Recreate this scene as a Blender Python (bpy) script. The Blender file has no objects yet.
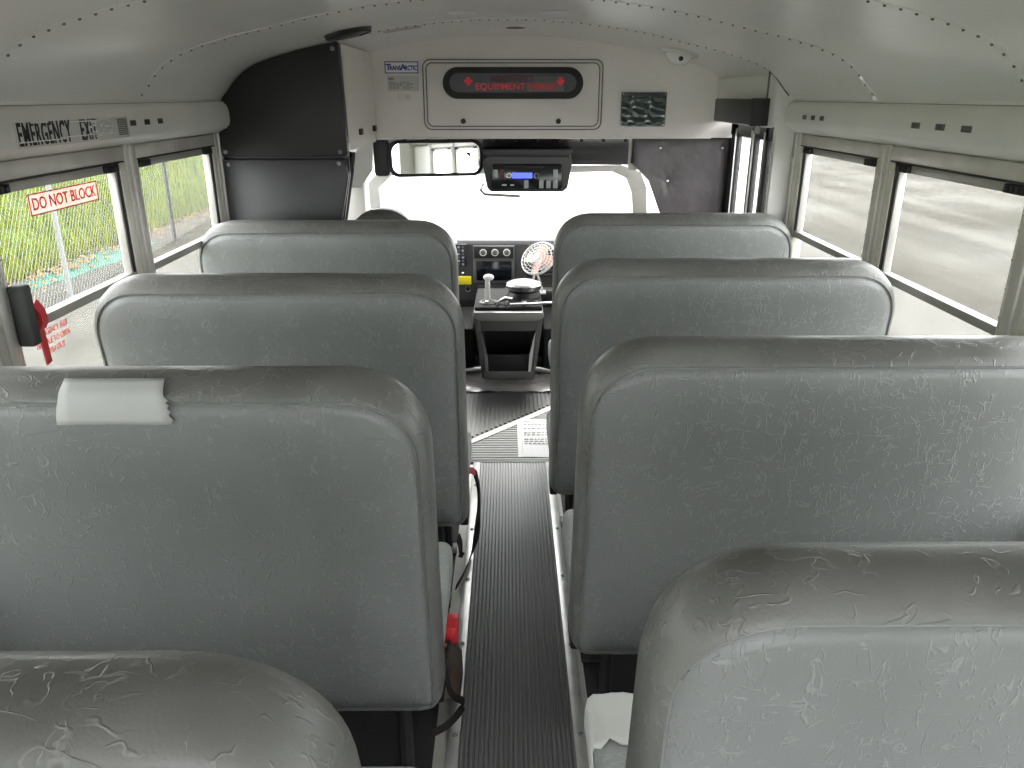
import bpy, bmesh, math, random
from mathutils import Vector, Matrix
random.seed(7)
sc = bpy.context.scene
COL = sc.collection
R = math.radians
PI = math.pi

# ------------------------------------------------------------------ camera, light, exposure
cam = bpy.data.cameras.new('camera'); cam.sensor_width = 36.0
cam.lens = 36.0 * 770 / 1024; cam.clip_start = 0.02; cam.clip_end = 300
co = bpy.data.objects.new('camera', cam); COL.objects.link(co)
co.location = (0, 0, 1.55); co.rotation_euler = (R(90 - 20.57), 0, -0.00486)
sc.camera = co
SKY = 3.4
w = bpy.data.worlds.new('overcast_sky'); sc.world = w; w.use_nodes = True
_bg = w.node_tree.nodes['Background']; _bg.inputs[0].default_value = (0.97, 0.985, 1.0, 1); _bg.inputs[1].default_value = SKY
sun = bpy.data.lights.new('sun', 'SUN'); sun.energy = 2.5; sun.angle = R(22); sun.color = (1, .97, .9)
so = bpy.data.objects.new('sun', sun); COL.objects.link(so); so.rotation_euler = (R(-47), 0, R(-8))
sc.view_settings.view_transform = 'Standard'; sc.view_settings.look = 'None'
sc.view_settings.gamma = 1.0; sc.view_settings.use_curve_mapping = False
sc.view_settings.exposure = 1.15
try:
    sc.cycles.diffuse_bounces = 6; sc.cycles.max_bounces = 14; sc.cycles.transparent_max_bounces = 16
    sc.cycles.caustics_reflective = False; sc.cycles.caustics_refractive = False
    sc.cycles.sample_clamp_indirect = 6
except Exception:
    pass

# ------------------------------------------------------------------ materials
MATS = {}
class NT:
    def __init__(s, m): s.t = m.node_tree; s.n = s.t.nodes; s.l = s.t.links
    def new(s, k, **kw):
        n = s.n.new(k)
        for a, b in kw.items(): setattr(n, a, b)
        return n
    def ln(s, a, b): s.l.new(a, b)
def mat(name, col, rough=.5, metal=0.0, bump=None, var=0.0, vscale=6.0, emit=None, spec=None, coat=0):
    """bump = (kind, scale, strength[, distance]);  var = brightness mottling of the surface itself"""
    if name in MATS: return MATS[name]
    m = bpy.data.materials.new(name); m.use_nodes = True; t = NT(m)
    b = t.n['Principled BSDF']
    b.inputs['Base Color'].default_value = (*col, 1); b.inputs['Roughness'].default_value = rough
    b.inputs['Metallic'].default_value = metal
    if spec is not None: b.inputs['Specular IOR Level'].default_value = spec
    if coat: b.inputs['Coat Weight'].default_value = coat
    if emit:
        b.inputs['Emission Color'].default_value = (*emit[:3], 1); b.inputs['Emission Strength'].default_value = emit[3]
    tc = t.new('ShaderNodeTexCoord'); src = tc.outputs['Object']
    if var:
        nz = t.new('ShaderNodeTexNoise'); nz.inputs['Scale'].default_value = vscale; nz.inputs['Detail'].default_value = 6
        t.ln(src, nz.inputs['Vector'])
        mr = t.new('ShaderNodeMapRange'); mr.inputs[1].default_value = .3; mr.inputs[2].default_value = .7
        mr.inputs[3].default_value = 1 - var; mr.inputs[4].default_value = 1 + var
        t.ln(nz.outputs['Fac'], mr.inputs[0])
        mx = t.new('ShaderNodeVectorMath', operation='SCALE'); mx.inputs[0].default_value = col
        t.ln(mr.outputs[0], mx.inputs['Scale']); t.ln(mx.outputs[0], b.inputs['Base Color'])
        m2 = t.new('ShaderNodeMapRange'); m2.inputs[1].default_value = .3; m2.inputs[2].default_value = .7
        m2.inputs[3].default_value = max(.05, rough - var * .5); m2.inputs[4].default_value = min(1, rough + var * .5)
        t.ln(nz.outputs['Fac'], m2.inputs[0]); t.ln(m2.outputs[0], b.inputs['Roughness'])
    if bump:
        kind, scale, st = bump[:3]; dist = bump[3] if len(bump) > 3 else .002
        bp = t.new('ShaderNodeBump'); bp.inputs['Strength'].default_value = st; bp.inputs['Distance'].default_value = dist
        if kind == 'noise':
            nz = t.new('ShaderNodeTexNoise'); nz.inputs['Scale'].default_value = scale; nz.inputs['Detail'].default_value = 4
            t.ln(src, nz.inputs['Vector']); t.ln(nz.outputs['Fac'], bp.inputs['Height'])
        elif kind == 'crinkle':
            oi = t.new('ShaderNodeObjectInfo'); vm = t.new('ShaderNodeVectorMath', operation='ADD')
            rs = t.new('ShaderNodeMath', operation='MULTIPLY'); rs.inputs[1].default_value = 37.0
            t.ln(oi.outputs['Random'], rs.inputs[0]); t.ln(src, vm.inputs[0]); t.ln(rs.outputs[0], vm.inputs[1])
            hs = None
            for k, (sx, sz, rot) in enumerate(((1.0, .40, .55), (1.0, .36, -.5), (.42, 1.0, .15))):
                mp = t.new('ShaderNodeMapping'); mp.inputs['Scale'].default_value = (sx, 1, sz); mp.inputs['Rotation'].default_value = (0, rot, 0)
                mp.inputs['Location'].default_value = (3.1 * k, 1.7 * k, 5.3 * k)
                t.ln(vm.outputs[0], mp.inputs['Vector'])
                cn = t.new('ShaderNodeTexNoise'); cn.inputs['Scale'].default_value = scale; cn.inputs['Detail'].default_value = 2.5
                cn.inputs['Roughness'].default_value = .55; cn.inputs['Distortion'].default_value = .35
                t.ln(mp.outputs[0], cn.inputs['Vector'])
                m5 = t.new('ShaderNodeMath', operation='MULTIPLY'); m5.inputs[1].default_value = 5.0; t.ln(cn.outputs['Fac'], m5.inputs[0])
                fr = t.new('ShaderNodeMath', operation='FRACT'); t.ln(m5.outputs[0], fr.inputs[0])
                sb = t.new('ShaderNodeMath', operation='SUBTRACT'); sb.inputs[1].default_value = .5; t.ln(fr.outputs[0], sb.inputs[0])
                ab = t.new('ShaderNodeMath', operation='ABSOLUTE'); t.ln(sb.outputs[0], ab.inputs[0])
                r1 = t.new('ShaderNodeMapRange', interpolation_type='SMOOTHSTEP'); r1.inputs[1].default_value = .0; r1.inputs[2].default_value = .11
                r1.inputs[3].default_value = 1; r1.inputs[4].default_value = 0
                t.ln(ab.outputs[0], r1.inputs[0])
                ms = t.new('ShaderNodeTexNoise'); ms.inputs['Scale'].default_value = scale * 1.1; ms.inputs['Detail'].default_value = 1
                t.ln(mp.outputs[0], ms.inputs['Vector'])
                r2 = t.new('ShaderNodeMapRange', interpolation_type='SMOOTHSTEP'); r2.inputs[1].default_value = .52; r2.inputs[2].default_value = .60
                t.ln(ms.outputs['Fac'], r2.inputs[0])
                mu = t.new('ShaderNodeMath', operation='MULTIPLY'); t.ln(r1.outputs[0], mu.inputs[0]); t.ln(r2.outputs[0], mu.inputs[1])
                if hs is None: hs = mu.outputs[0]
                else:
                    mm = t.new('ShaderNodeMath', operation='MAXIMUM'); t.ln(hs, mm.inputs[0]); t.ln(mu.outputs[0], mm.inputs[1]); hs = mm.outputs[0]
            # the embossed creases are coloured a little paler than the ground of the vinyl
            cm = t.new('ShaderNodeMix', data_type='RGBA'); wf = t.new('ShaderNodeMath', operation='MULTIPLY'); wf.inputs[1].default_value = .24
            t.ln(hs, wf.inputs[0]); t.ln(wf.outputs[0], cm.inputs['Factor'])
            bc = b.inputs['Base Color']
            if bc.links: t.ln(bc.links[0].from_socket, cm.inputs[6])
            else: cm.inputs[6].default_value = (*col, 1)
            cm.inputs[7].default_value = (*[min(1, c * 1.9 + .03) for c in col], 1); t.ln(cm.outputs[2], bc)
            fn = t.new('ShaderNodeTexNoise'); fn.inputs['Scale'].default_value = 260; fn.inputs['Detail'].default_value = 3
            t.ln(vm.outputs[0], fn.inputs['Vector'])
            fm = t.new('ShaderNodeMath', operation='MULTIPLY_ADD'); fm.inputs[1].default_value = .45
            t.ln(fn.outputs['Fac'], fm.inputs[0]); t.ln(hs, fm.inputs[2]); t.ln(fm.outputs[0], bp.inputs['Height'])
        elif kind == 'ribs':       # ridges that run along `axis`
            wv = t.new('ShaderNodeTexWave', wave_type='BANDS', bands_direction=bump[4], wave_profile='SIN')
            wv.inputs['Scale'].default_value = scale; t.ln(src, wv.inputs['Vector'])
            t.ln(wv.outputs['Fac'], bp.inputs['Height'])
        t.ln(bp.outputs[0], b.inputs['Normal'])
    MATS[name] = m; return m
def glass_mat(name, tint, dirt=0.0, gloss=.06, dirtcol=(.8, .8, .78)):
    if name in MATS: return MATS[name]
    m = bpy.data.materials.new(name); m.use_nodes = True; t = NT(m); t.n.remove(t.n['Principled BSDF'])
    out = t.n['Material Output']
    tr = t.new('ShaderNodeBsdfTransparent'); tr.inputs[0].default_value = (*tint, 1)
    gl = t.new('ShaderNodeBsdfGlossy'); gl.inputs['Roughness'].default_value = .03
    a = t.new('ShaderNodeMixShader'); a.inputs[0].default_value = gloss; t.ln(tr.outputs[0], a.inputs[1]); t.ln(gl.outputs[0], a.inputs[2])
    last = a
    if dirt:
        tl = t.new('ShaderNodeBsdfTranslucent'); tl.inputs[0].default_value = (*dirtcol, 1)
        nz = t.new('ShaderNodeTexNoise'); nz.inputs['Scale'].default_value = 5; nz.inputs['Detail'].default_value = 7
        tc = t.new('ShaderNodeTexCoord'); t.ln(tc.outputs['Object'], nz.inputs['Vector'])
        mr = t.new('ShaderNodeMapRange'); mr.inputs[1].default_value = .3; mr.inputs[2].default_value = .7
        mr.inputs[3].default_value = dirt * .75; mr.inputs[4].default_value = dirt * 1.25; t.ln(nz.outputs['Fac'], mr.inputs[0])
        c = t.new('ShaderNodeMixShader'); t.ln(mr.outputs[0], c.inputs[0]); t.ln(a.outputs[0], c.inputs[1]); t.ln(tl.outputs[0], c.inputs[2]); last = c
    t.ln(last.outputs[0], out.inputs[0]); MATS[name] = m; return m

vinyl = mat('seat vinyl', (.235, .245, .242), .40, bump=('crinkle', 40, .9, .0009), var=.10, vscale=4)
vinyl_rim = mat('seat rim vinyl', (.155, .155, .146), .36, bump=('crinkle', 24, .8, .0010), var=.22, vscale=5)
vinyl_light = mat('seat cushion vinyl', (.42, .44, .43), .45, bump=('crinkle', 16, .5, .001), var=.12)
pipe_m = mat('seam piping', (.26, .27, .26), .4)
paint = mat('ceiling paint', (.80, .795, .765), .30, bump=('noise', 1.6, .12, .02), var=.04, vscale=3)
paint2 = mat('bulkhead paint', (.80, .765, .72), .5, bump=('noise', 300, .15, .001), var=.03)
rail_m = mat('light rail plastic', (.76, .755, .72), .45, bump=('noise', 400, .1, .001), var=.04)
alu = mat('brushed aluminium', (.72, .71, .68), .35, .65, var=.15, vscale=12)
alu_dull = mat('window aluminium', (.62, .60, .56), .42, .25, var=.10, vscale=10)
sash_m = mat('sash aluminium', (.42, .41, .38), .45, .25, var=.10, vscale=10)
cream = mat('cream channel', (.74, .71, .62), .45, .1, var=.08)
blackrub = mat('black rubber', (.012, .012, .012), .55)
blackpl = mat('black plastic', (.02, .02, .021), .4, bump=('noise', 300, .2, .001))
blackvin = mat('black upholstery', (.014, .014, .015), .5, bump=('noise', 220, .3, .001))
blackvin2 = mat('dark padded vinyl', (.13, .115, .12), .36, bump=('noise', 9, .4, .02), var=.15, vscale=7)
darkvin = mat('dark grey vinyl panel', (.035, .035, .037), .45, bump=('noise', 220, .3, .001))
dashpl = mat('charcoal dash plastic', (.05, .05, .052), .5, bump=('noise', 400, .2, .0008))
dashlt = mat('grey dash plastic', (.12, .12, .115), .45)
consolepl = mat('console grey plastic', (.10, .098, .095), .35, var=.1)
chrome = mat('chrome', (.8, .8, .8), .12, 1.0)
steel = mat('painted steel white', (.75, .75, .73), .35)
white = mat('white plastic', (.8, .8, .78), .4)
paper_m = mat('white paper', (.9, .9, .92), .7)
tape_m = mat('white cloth tape', (.50, .51, .49), .55, bump=('noise', 60, .3, .001), var=.05)
patch_m = mat('white patch fabric', (.82, .82, .78), .6, bump=('noise', 35, .8, .004))
red_m = mat('red webbing', (.55, .02, .03), .5)
redpl = mat('red plastic', (.7, .03, .04), .35)
redink = mat('red lettering', (.72, .10, .09), .6)
blackink = mat('black lettering', (.015, .015, .017), .6)
blueink = mat('blue lettering', (.02, .03, .28), .5)
greyink = mat('grey lettering', (.25, .25, .25), .6)
yellow_m = mat('yellow label', (.80, .68, .02), .5)
tan_m = mat('tan cardboard', (.42, .27, .18), .7, var=.1)
brown_m = mat('brown cardboard', (.12, .085, .065), .7, var=.1)
ribmat = mat('ribbed aisle rubber', (.20, .20, .20), .34)
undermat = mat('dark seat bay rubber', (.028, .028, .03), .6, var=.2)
crossmat = mat('grey cross ribbed rubber', (.20, .20, .195), .45, var=.12)
cabmat = mat('cab rubber', (.09, .088, .09), .33, var=.25, vscale=10)
asphalt = mat('wet asphalt', (.056, .053, .046), .9, bump=('noise', 25, .4, .02), var=.62, vscale=.30, spec=.06)
def streaky(m, dark, light):
    t = NT(m); b = t.n['Principled BSDF']; tc = t.new('ShaderNodeTexCoord'); last = None
    for k, (sx, sy, scl, w_) in enumerate(((1.2, .10, 1.0, .55), (1, 1, 6.0, .2), (1, .4, 26.0, .25))):
        mp = t.new('ShaderNodeMapping'); mp.inputs['Scale'].default_value = (sx, sy, 1); mp.inputs['Rotation'].default_value = (0, 0, .12 * (k == 0))
        nz = t.new('ShaderNodeTexNoise'); nz.inputs['Scale'].default_value = scl; nz.inputs['Detail'].default_value = 5
        t.ln(tc.outputs['Object'], mp.inputs[0]); t.ln(mp.outputs[0], nz.inputs['Vector'])
        mr = t.new('ShaderNodeMapRange', interpolation_type='SMOOTHSTEP'); mr.inputs[1].default_value = .38; mr.inputs[2].default_value = .62; mr.inputs[4].default_value = w_
        t.ln(nz.outputs['Fac'], mr.inputs[0])
        if last is None: last = mr.outputs[0]
        else:
            ad = t.new('ShaderNodeMath', operation='ADD'); t.ln(last, ad.inputs[0]); t.ln(mr.outputs[0], ad.inputs[1]); last = ad.outputs[0]
    mx = t.new('ShaderNodeMix', data_type='RGBA'); mx.inputs[6].default_value = (*dark, 1); mx.inputs[7].default_value = (*light, 1)
    t.ln(last, mx.inputs['Factor']); t.ln(mx.outputs[2], b.inputs['Base Color'])
streaky(asphalt, (.034, .031, .025), (.078, .073, .063))
concrete = mat('pale concrete', (.4, .39, .38), .8, var=.06, vscale=.5)
hoodwhite = mat('white body paint', (.85, .85, .85), .3)
screen_m = mat('dark screen', (.006, .007, .012), .15)
mirror_m = mat('mirror silver', (.95, .95, .93), .02, 1.0)
green_pouch = mat('dark green pouch', (.02, .045, .04), .12, coat=1)
lcd = mat('blue display', (.02, .03, .2), .4, emit=(.1, .15, .9, .8))
# grass
def grass_mat(name, a, b_):
    m = mat(name, a, .9, spec=.05)
    t = NT(m); b = t.n['Principled BSDF']
    gi = t.new('ShaderNodeNewGeometry'); rp = t.new('ShaderNodeValToRGB')
    rp.color_ramp.elements[0].color = (*a, 1); rp.color_ramp.elements[1].color = (*b_, 1)
    t.ln(gi.outputs['Random Per Island'], rp.inputs[0]); t.ln(rp.outputs[0], b.inputs['Base Color'])
    b.inputs['Subsurface Weight'].default_value = 0
    return m
grass_m = grass_mat('grass blades', (.035, .075, .004), (.235, .255, .010))
soil_m = mat('grassy soil', (.07, .10, .012), .95, spec=.05, var=.35, vscale=3)
galv = mat('galvanised steel', (.30, .31, .31), .5, .4)
wirem = mat('dull fence wire', (.24, .245, .24), .8, spec=.1)
darkpost = mat('dark fence post', (.05, .05, .05), .6)
g_up = glass_mat('window glass', (.97, .98, .97), .008, .02)
g_low = glass_mat('hazy lower glass', (.95, .96, .95), .05, .02)
g_ws = glass_mat('windshield glass', (.98, .985, .98), .02, .03)

# ------------------------------------------------------------------ mesh helpers
class MB:
    def __init__(s): s.bm = bmesh.new()
    def _merge(s, b2, M=None):
        me = bpy.data.meshes.new('t'); b2.to_mesh(me); b2.free()
        if M is not None: me.transform(M)
        s.bm.from_mesh(me); bpy.data.meshes.remove(me); return s
    def box(s, x0, x1, y0, y1, z0, z1, bev=0.0, seg=2, M=None):
        b = bmesh.new(); bmesh.ops.create_cube(b, size=1)
        bmesh.ops.scale(b, vec=(abs(x1 - x0), abs(y1 - y0), abs(z1 - z0)), verts=b.verts)
        bmesh.ops.translate(b, vec=((x0 + x1) / 2, (y0 + y1) / 2, (z0 + z1) / 2), verts=b.verts)
        if bev: bmesh.ops.bevel(b, geom=b.edges[:] + b.verts[:], offset=min(bev, .49 * min(abs(x1 - x0), abs(y1 - y0), abs(z1 - z0))), segments=seg, profile=.5, affect='EDGES', clamp_overlap=True)
        return s._merge(b, M)
    def cyl(s, p0, p1, r0, r1=None, n=16, cap=True):
        p0, p1 = Vector(p0), Vector(p1); r1 = r0 if r1 is None else r1; d = p1 - p0
        b = bmesh.new(); bmesh.ops.create_cone(b, cap_ends=cap, segments=n, radius1=r0, radius2=r1, depth=d.length)
        M = Matrix.Translation((p0 + p1) / 2) @ d.to_track_quat('Z', 'Y').to_matrix().to_4x4()
        return s._merge(b, M)
    def sph(s, c, r, sx=1, sy=1, sz=1, n=12, M=None):
        b = bmesh.new(); bmesh.ops.create_uvsphere(b, u_segments=n, v_segments=max(6, n // 2), radius=r)
        bmesh.ops.scale(b, vec=(sx, sy, sz), verts=b.verts)
        if M is not None: b.transform(M)
        bmesh.ops.translate(b, vec=c, verts=b.verts); return s._merge(b)
    def prism(s, pts, f0, f1, bev=0):      # pts 2-D outline; f0/f1 map (u,v)->3-D for the two ends
        b = bmesh.new(); A = [b.verts.new(f0(*p)) for p in pts]; B = [b.verts.new(f1(*p)) for p in pts]
        b.faces.new(A); b.faces.new(B[::-1]); n = len(pts)
        for i in range(n): b.faces.new((A[i], B[i], B[(i + 1) % n], A[(i + 1) % n]))
        bmesh.ops.recalc_face_normals(b, faces=b.faces)
        if bev: bmesh.ops.bevel(b, geom=b.edges[:], offset=bev, segments=2, profile=.5, affect='EDGES', clamp_overlap=True)
        return s._merge(b)
    def pY(s, pts, y0, y1, bev=0): return s.prism(pts, lambda u, v: (u, y0, v), lambda u, v: (u, y1, v), bev)
    def pX(s, pts, x0, x1, bev=0): return s.prism(pts, lambda u, v: (x0, u, v), lambda u, v: (x1, u, v), bev)
    def pZ(s, pts, z0, z1, bev=0): return s.prism(pts, lambda u, v: (u, v, z0), lambda u, v: (u, v, z1), bev)
    def tube(s, pts, r, n=8, flat=None):    # round tube, or flat strap when flat=(half width, half thickness, width axis)
        b = bmesh.new(); pts = [Vector(p) for p in pts]; rings = []
        for i, p in enumerate(pts):
            d = (pts[min(i + 1, len(pts) - 1)] - pts[max(i - 1, 0)]).normalized()
            if flat:
                wv = Vector(flat[2]); wv = (wv - d * wv.dot(d)).normalized(); nv = d.cross(wv)
                ring = [b.verts.new(p + wv * a * flat[0] + nv * c * flat[1]) for a, c in ((-1, -1), (1, -1), (1, 1), (-1, 1))]
            else:
                up = Vector((0, 0, 1)) if abs(d.z) < .9 else Vector((1, 0, 0))
                a = d.cross(up).normalized(); c = d.cross(a)
                ring = [b.verts.new(p + a * math.cos(2 * PI * k / n) * r + c * math.sin(2 * PI * k / n) * r) for k in range(n)]
            rings.append(ring)
        for i in range(len(rings) - 1):
            m = len(rings[i])
            for k in range(m): b.faces.new((rings[i][k], rings[i][(k + 1) % m], rings[i + 1][(k + 1) % m], rings[i + 1][k]))
        b.faces.new(rings[0][::-1]); b.faces.new(rings[-1])
        bmesh.ops.recalc_face_normals(b, faces=b.faces); return s._merge(b)
    def torus(s, c, R_, r, M=None, n=32, m=6):
        pts = []
        b = bmesh.new(); rings = []
        for i in range(n):
            a = 2 * PI * i / n
            rings.append([b.verts.new(((R_ + r * math.cos(2 * PI * k / m)) * math.cos(a), (R_ + r * math.cos(2 * PI * k / m)) * math.sin(a), r * math.sin(2 * PI * k / m))) for k in range(m)])
        for i in range(n):
            for k in range(m): b.faces.new((rings[i][k], rings[(i + 1) % n][k], rings[(i + 1) % n][(k + 1) % m], rings[i][(k + 1) % m]))
        if M is not None: b.transform(M)
        bmesh.ops.translate(b, vec=c, verts=b.verts); return s._merge(b)
    def grid(s, rows):                      # rows: list of lists of points
        b = bmesh.new(); V = [[b.verts.new(p) for p in r] for r in rows]
        for i in range(len(V) - 1):
            for j in range(len(V[0]) - 1): b.faces.new((V[i][j], V[i][j + 1], V[i + 1][j + 1], V[i + 1][j]))
        return s._merge(b)
    def build(s, name, m, parent=None, smooth=True, ang=40, kind=None, loc=None, **props):
        me = bpy.data.meshes.new(name)
        if loc is not None: bmesh.ops.translate(s.bm, vec=-Vector(loc), verts=s.bm.verts)
        s.bm.to_mesh(me); s.bm.free()
        for mm in (m if isinstance(m, (list, tuple)) else [m]): me.materials.append(mm)
        if smooth:
            me.polygons.foreach_set('use_smooth', [True] * len(me.polygons)); me.set_sharp_from_angle(angle=R(ang))
        o = bpy.data.objects.new(name, me); COL.objects.link(o)
        if loc is not None: o.location = loc
        if parent is not None: o.parent = parent
        if kind: o['kind'] = kind
        for k, v in props.items(): o[k] = v
        return o
def tag(o, label=None, cat=None, group=None, kind=None):
    if label: o['label'] = label
    if cat: o['category'] = cat
    if group: o['group'] = group
    if kind: o['kind'] = kind
    return o
def thing(name, label, cat=None, loc=(0, 0, 0), group=None):
    o = bpy.data.objects.new(name, None); COL.objects.link(o); o.location = loc; o.empty_display_size = .1
    return tag(o, label, cat, group)
def B(obj_parent, mb, name, m, **k):
    o = mb.build(name, m, obj_parent, **k); o.matrix_parent_inverse = Matrix.Translation(-obj_parent.location); return o
def rrect(x0, x1, z0, z1, r, n=6):
    pts = []
    for cx, cz, a0 in ((x1 - r, z1 - r, 0), (x0 + r, z1 - r, 90), (x0 + r, z0 + r, 180), (x1 - r, z0 + r, 270)):
        for k in range(n + 1):
            a = R(a0 + 90 * k / n); pts.append((cx + r * math.cos(a), cz + r * math.sin(a)))
    return pts
def text(s, size, m, M, parent=None, name='lettering', xs=1.0, ext=.0006, bold=0, sp=1.0):
    cu = bpy.data.curves.new('t', 'FONT'); cu.body = s; cu.size = size; cu.align_x = 'CENTER'; cu.align_y = 'CENTER'
    cu.extrude = ext; cu.offset = bold; cu.resolution_u = 3; cu.space_character = sp
    o = bpy.data.objects.new('t', cu); COL.objects.link(o); bpy.context.view_layer.update()
    me = bpy.data.meshes.new_from_object(o); bpy.data.objects.remove(o); bpy.data.curves.remove(cu)
    me.transform(M @ Matrix.Diagonal((xs, 1, 1, 1))); me.name = name; me.materials.clear(); me.materials.append(m)
    q = bpy.data.objects.new(name, me); COL.objects.link(q)
    if parent is not None: q.parent = parent
    return q
FACE_REAR = Matrix.Rotation(R(90), 4, 'X')                                  # text read by someone looking +Y
FACE_RIGHT = Matrix.Rotation(R(90), 4, 'Z') @ Matrix.Rotation(R(90), 4, 'X')  # on the left wall, facing +X
def T(x, y, z): return Matrix.Translation((x, y, z))

# ------------------------------------------------------------------ the shell of the bus
PROF = [(0, 1.812), (.12, 1.811), (.258, 1.802), (.434, 1.78), (.563, 1.756), (.662, 1.733), (.774, 1.71), (.875, 1.683), (.94, 1.66), (.985, 1.636), (1.02, 1.605), (1.045, 1.575), (1.07, 1.55), (1.085, 1.525)]
FULL = [(-x, z) for x, z in PROF[::-1]] + PROF[1:]
def ceil_z(x):
    x = abs(x)
    for (a, b), (c, d) in zip(PROF, PROF[1:]):
        if a <= x <= c: return b + (d - b) * (x - a) / (c - a)
    return PROF[-1][1]
YR, YF, YB = -1.15, 3.12, 3.9          # rear wall, front of body, bulkhead
up = [(x * 1.0, z + .03) for x, z in FULL[::-1]]
MB().pY(FULL + [(1.12, 1.525), (1.12, 1.86), (-1.12, 1.86), (-1.12, 1.525)], YR, 4.0).build('ceiling', paint, kind='structure', ang=30)
# seams with rivets
for i, y in enumerate((-.52, .21, .94, 1.67, 2.40, 3.12)):
    b = MB(); rv = MB()
    for (a, z1), (c, z2) in zip(FULL, FULL[1:]):
        b.prism([(a, z1 + .001), (c, z2 + .001), (c, z2 - .0018), (a, z1 - .0018)], lambda u, v: (u, y - .012, v), lambda u, v: (u, y + .012, v))
    L = 0
    for (a, z1), (c, z2) in zip(FULL, FULL[1:]):
        d = math.hypot(c - a, z2 - z1); k = L
        while k < d:
            u = k / d; rv.sph((a + (c - a) * u, y, z1 + (z2 - z1) * u - .002), .0038, n=8); k += .034
        L = k - d
    sm_ = b.build('trim_%d' % (i + 1), paint, kind='structure'); rv.build('rivets', mat('dull rivet', (.22, .21, .18), .5, .4), sm_, kind='stuff')

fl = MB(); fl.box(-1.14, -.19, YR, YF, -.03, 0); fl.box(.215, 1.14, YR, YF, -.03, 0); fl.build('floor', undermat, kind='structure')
MB().box(-.19, .215, YR, 3.10, -.03, 0).build('floor', alu_dull, kind='structure')
MB().box(-1.14, 1.14, YF - .02, 5.05, -.035, -.003).build('floor', cabmat, kind='structure')

# aisle runner, real ridges
b = MB(); pts = []
n = 24; wd = (.168 + .128) / n
for k in range(n):
    x0 = -.128 + k * wd
    pts += [(x0, .002), (x0 + wd * .26, .002), (x0 + wd * .36, .0075), (x0 + wd * .52, .0082), (x0 + wd * .9, .0075), (x0 + wd, .002)]
b.pY(pts + [(.168, 0.0005), (-.128, 0.0005)], YR, 3.11)
tag(b.build('aisle_runner', ribmat, ang=20), 'long ribbed dark rubber runner down the middle of the aisle', 'floor mat')
# aluminium edge strips with screws
for nm, x0, x1 in (('left', -.158, -.126), ('right', .166, .198)):
    t_ = thing('edge_strip', 'screwed aluminium edge strip along the %s side of the ribbed runner' % nm, 'metal strip', ((x0 + x1) / 2, 1, 0), 'aluminium aisle edge strips')
    B(t_, MB().box(x0, x1, YR, 3.115, .0005, .008, .003), 'strip', alu)
    for k in range(8):
        y = .55 + k * .335 + random.uniform(-.02, .02)
        B(t_, MB().cyl(((x0 + x1) / 2 + .003, y, .006), ((x0 + x1) / 2 + .003, y, .012), .008, .005, n=10), 'screw', galv)
# cross ribbed triangular mat in front of the aisle and diagonal strip, cab mat
pl = [(-.30, 3.125), (.45, 3.125), (.45, 3.96), (.206, 3.74), (-.195, 3.325), (-.30, 3.23)]
b = MB(); b.pZ(pl, .0005, .004)
for k in range(28):
    y = 3.14 + k * .026
    xl = -.29 if y < 3.24 else min(.40, -.195 + (y - 3.325) * .966 + .03)
    if xl < .44: b.box(xl, .445, y, y + .014, .0035, .0065)
tag(b.build('cross_ribbed_mat', crossmat, smooth=False), 'light grey cross ribbed rubber mat at the front end of the aisle', 'floor mat')
b = MB(); b.pZ([(-.33, 3.20), (-.305, 3.17), (.47, 3.985), (.445, 4.01)], .001, .011, .002)
tag(b.build('diagonal_strip', alu_dull), 'pale metal threshold strip running diagonally across the front floor', 'metal strip')
b = MB(); pts = []
n = 40
for k in range(n):
    x0 = -.45 + k * .9 / n; ww = .9 / n
    pts += [(x0, .001), (x0 + ww * .3, .001), (x0 + ww * .4, .005), (x0 + ww * .9, .005)]
b.prism([(-.45, 3.09), (.43, 4.005), (.43, 4.02), (-.45, 4.02)], lambda u, v: (u, v, -.002), lambda u, v: (u, v, .0012))
for k in range(n):
    x0 = -.45 + k * .9 / n; ys = 3.115 + (x0 + .45) * 1.035
    if ys < 3.98: b.box(x0, x0 + .012, max(ys, 3.0), 4.0, .001, .007)
tag(b.build('cab_floor_mat', mat('cab mat rubber', (.06, .06, .06), .28), smooth=False), 'dark ribbed rubber mat in front of the centre console', 'floor mat')

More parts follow.
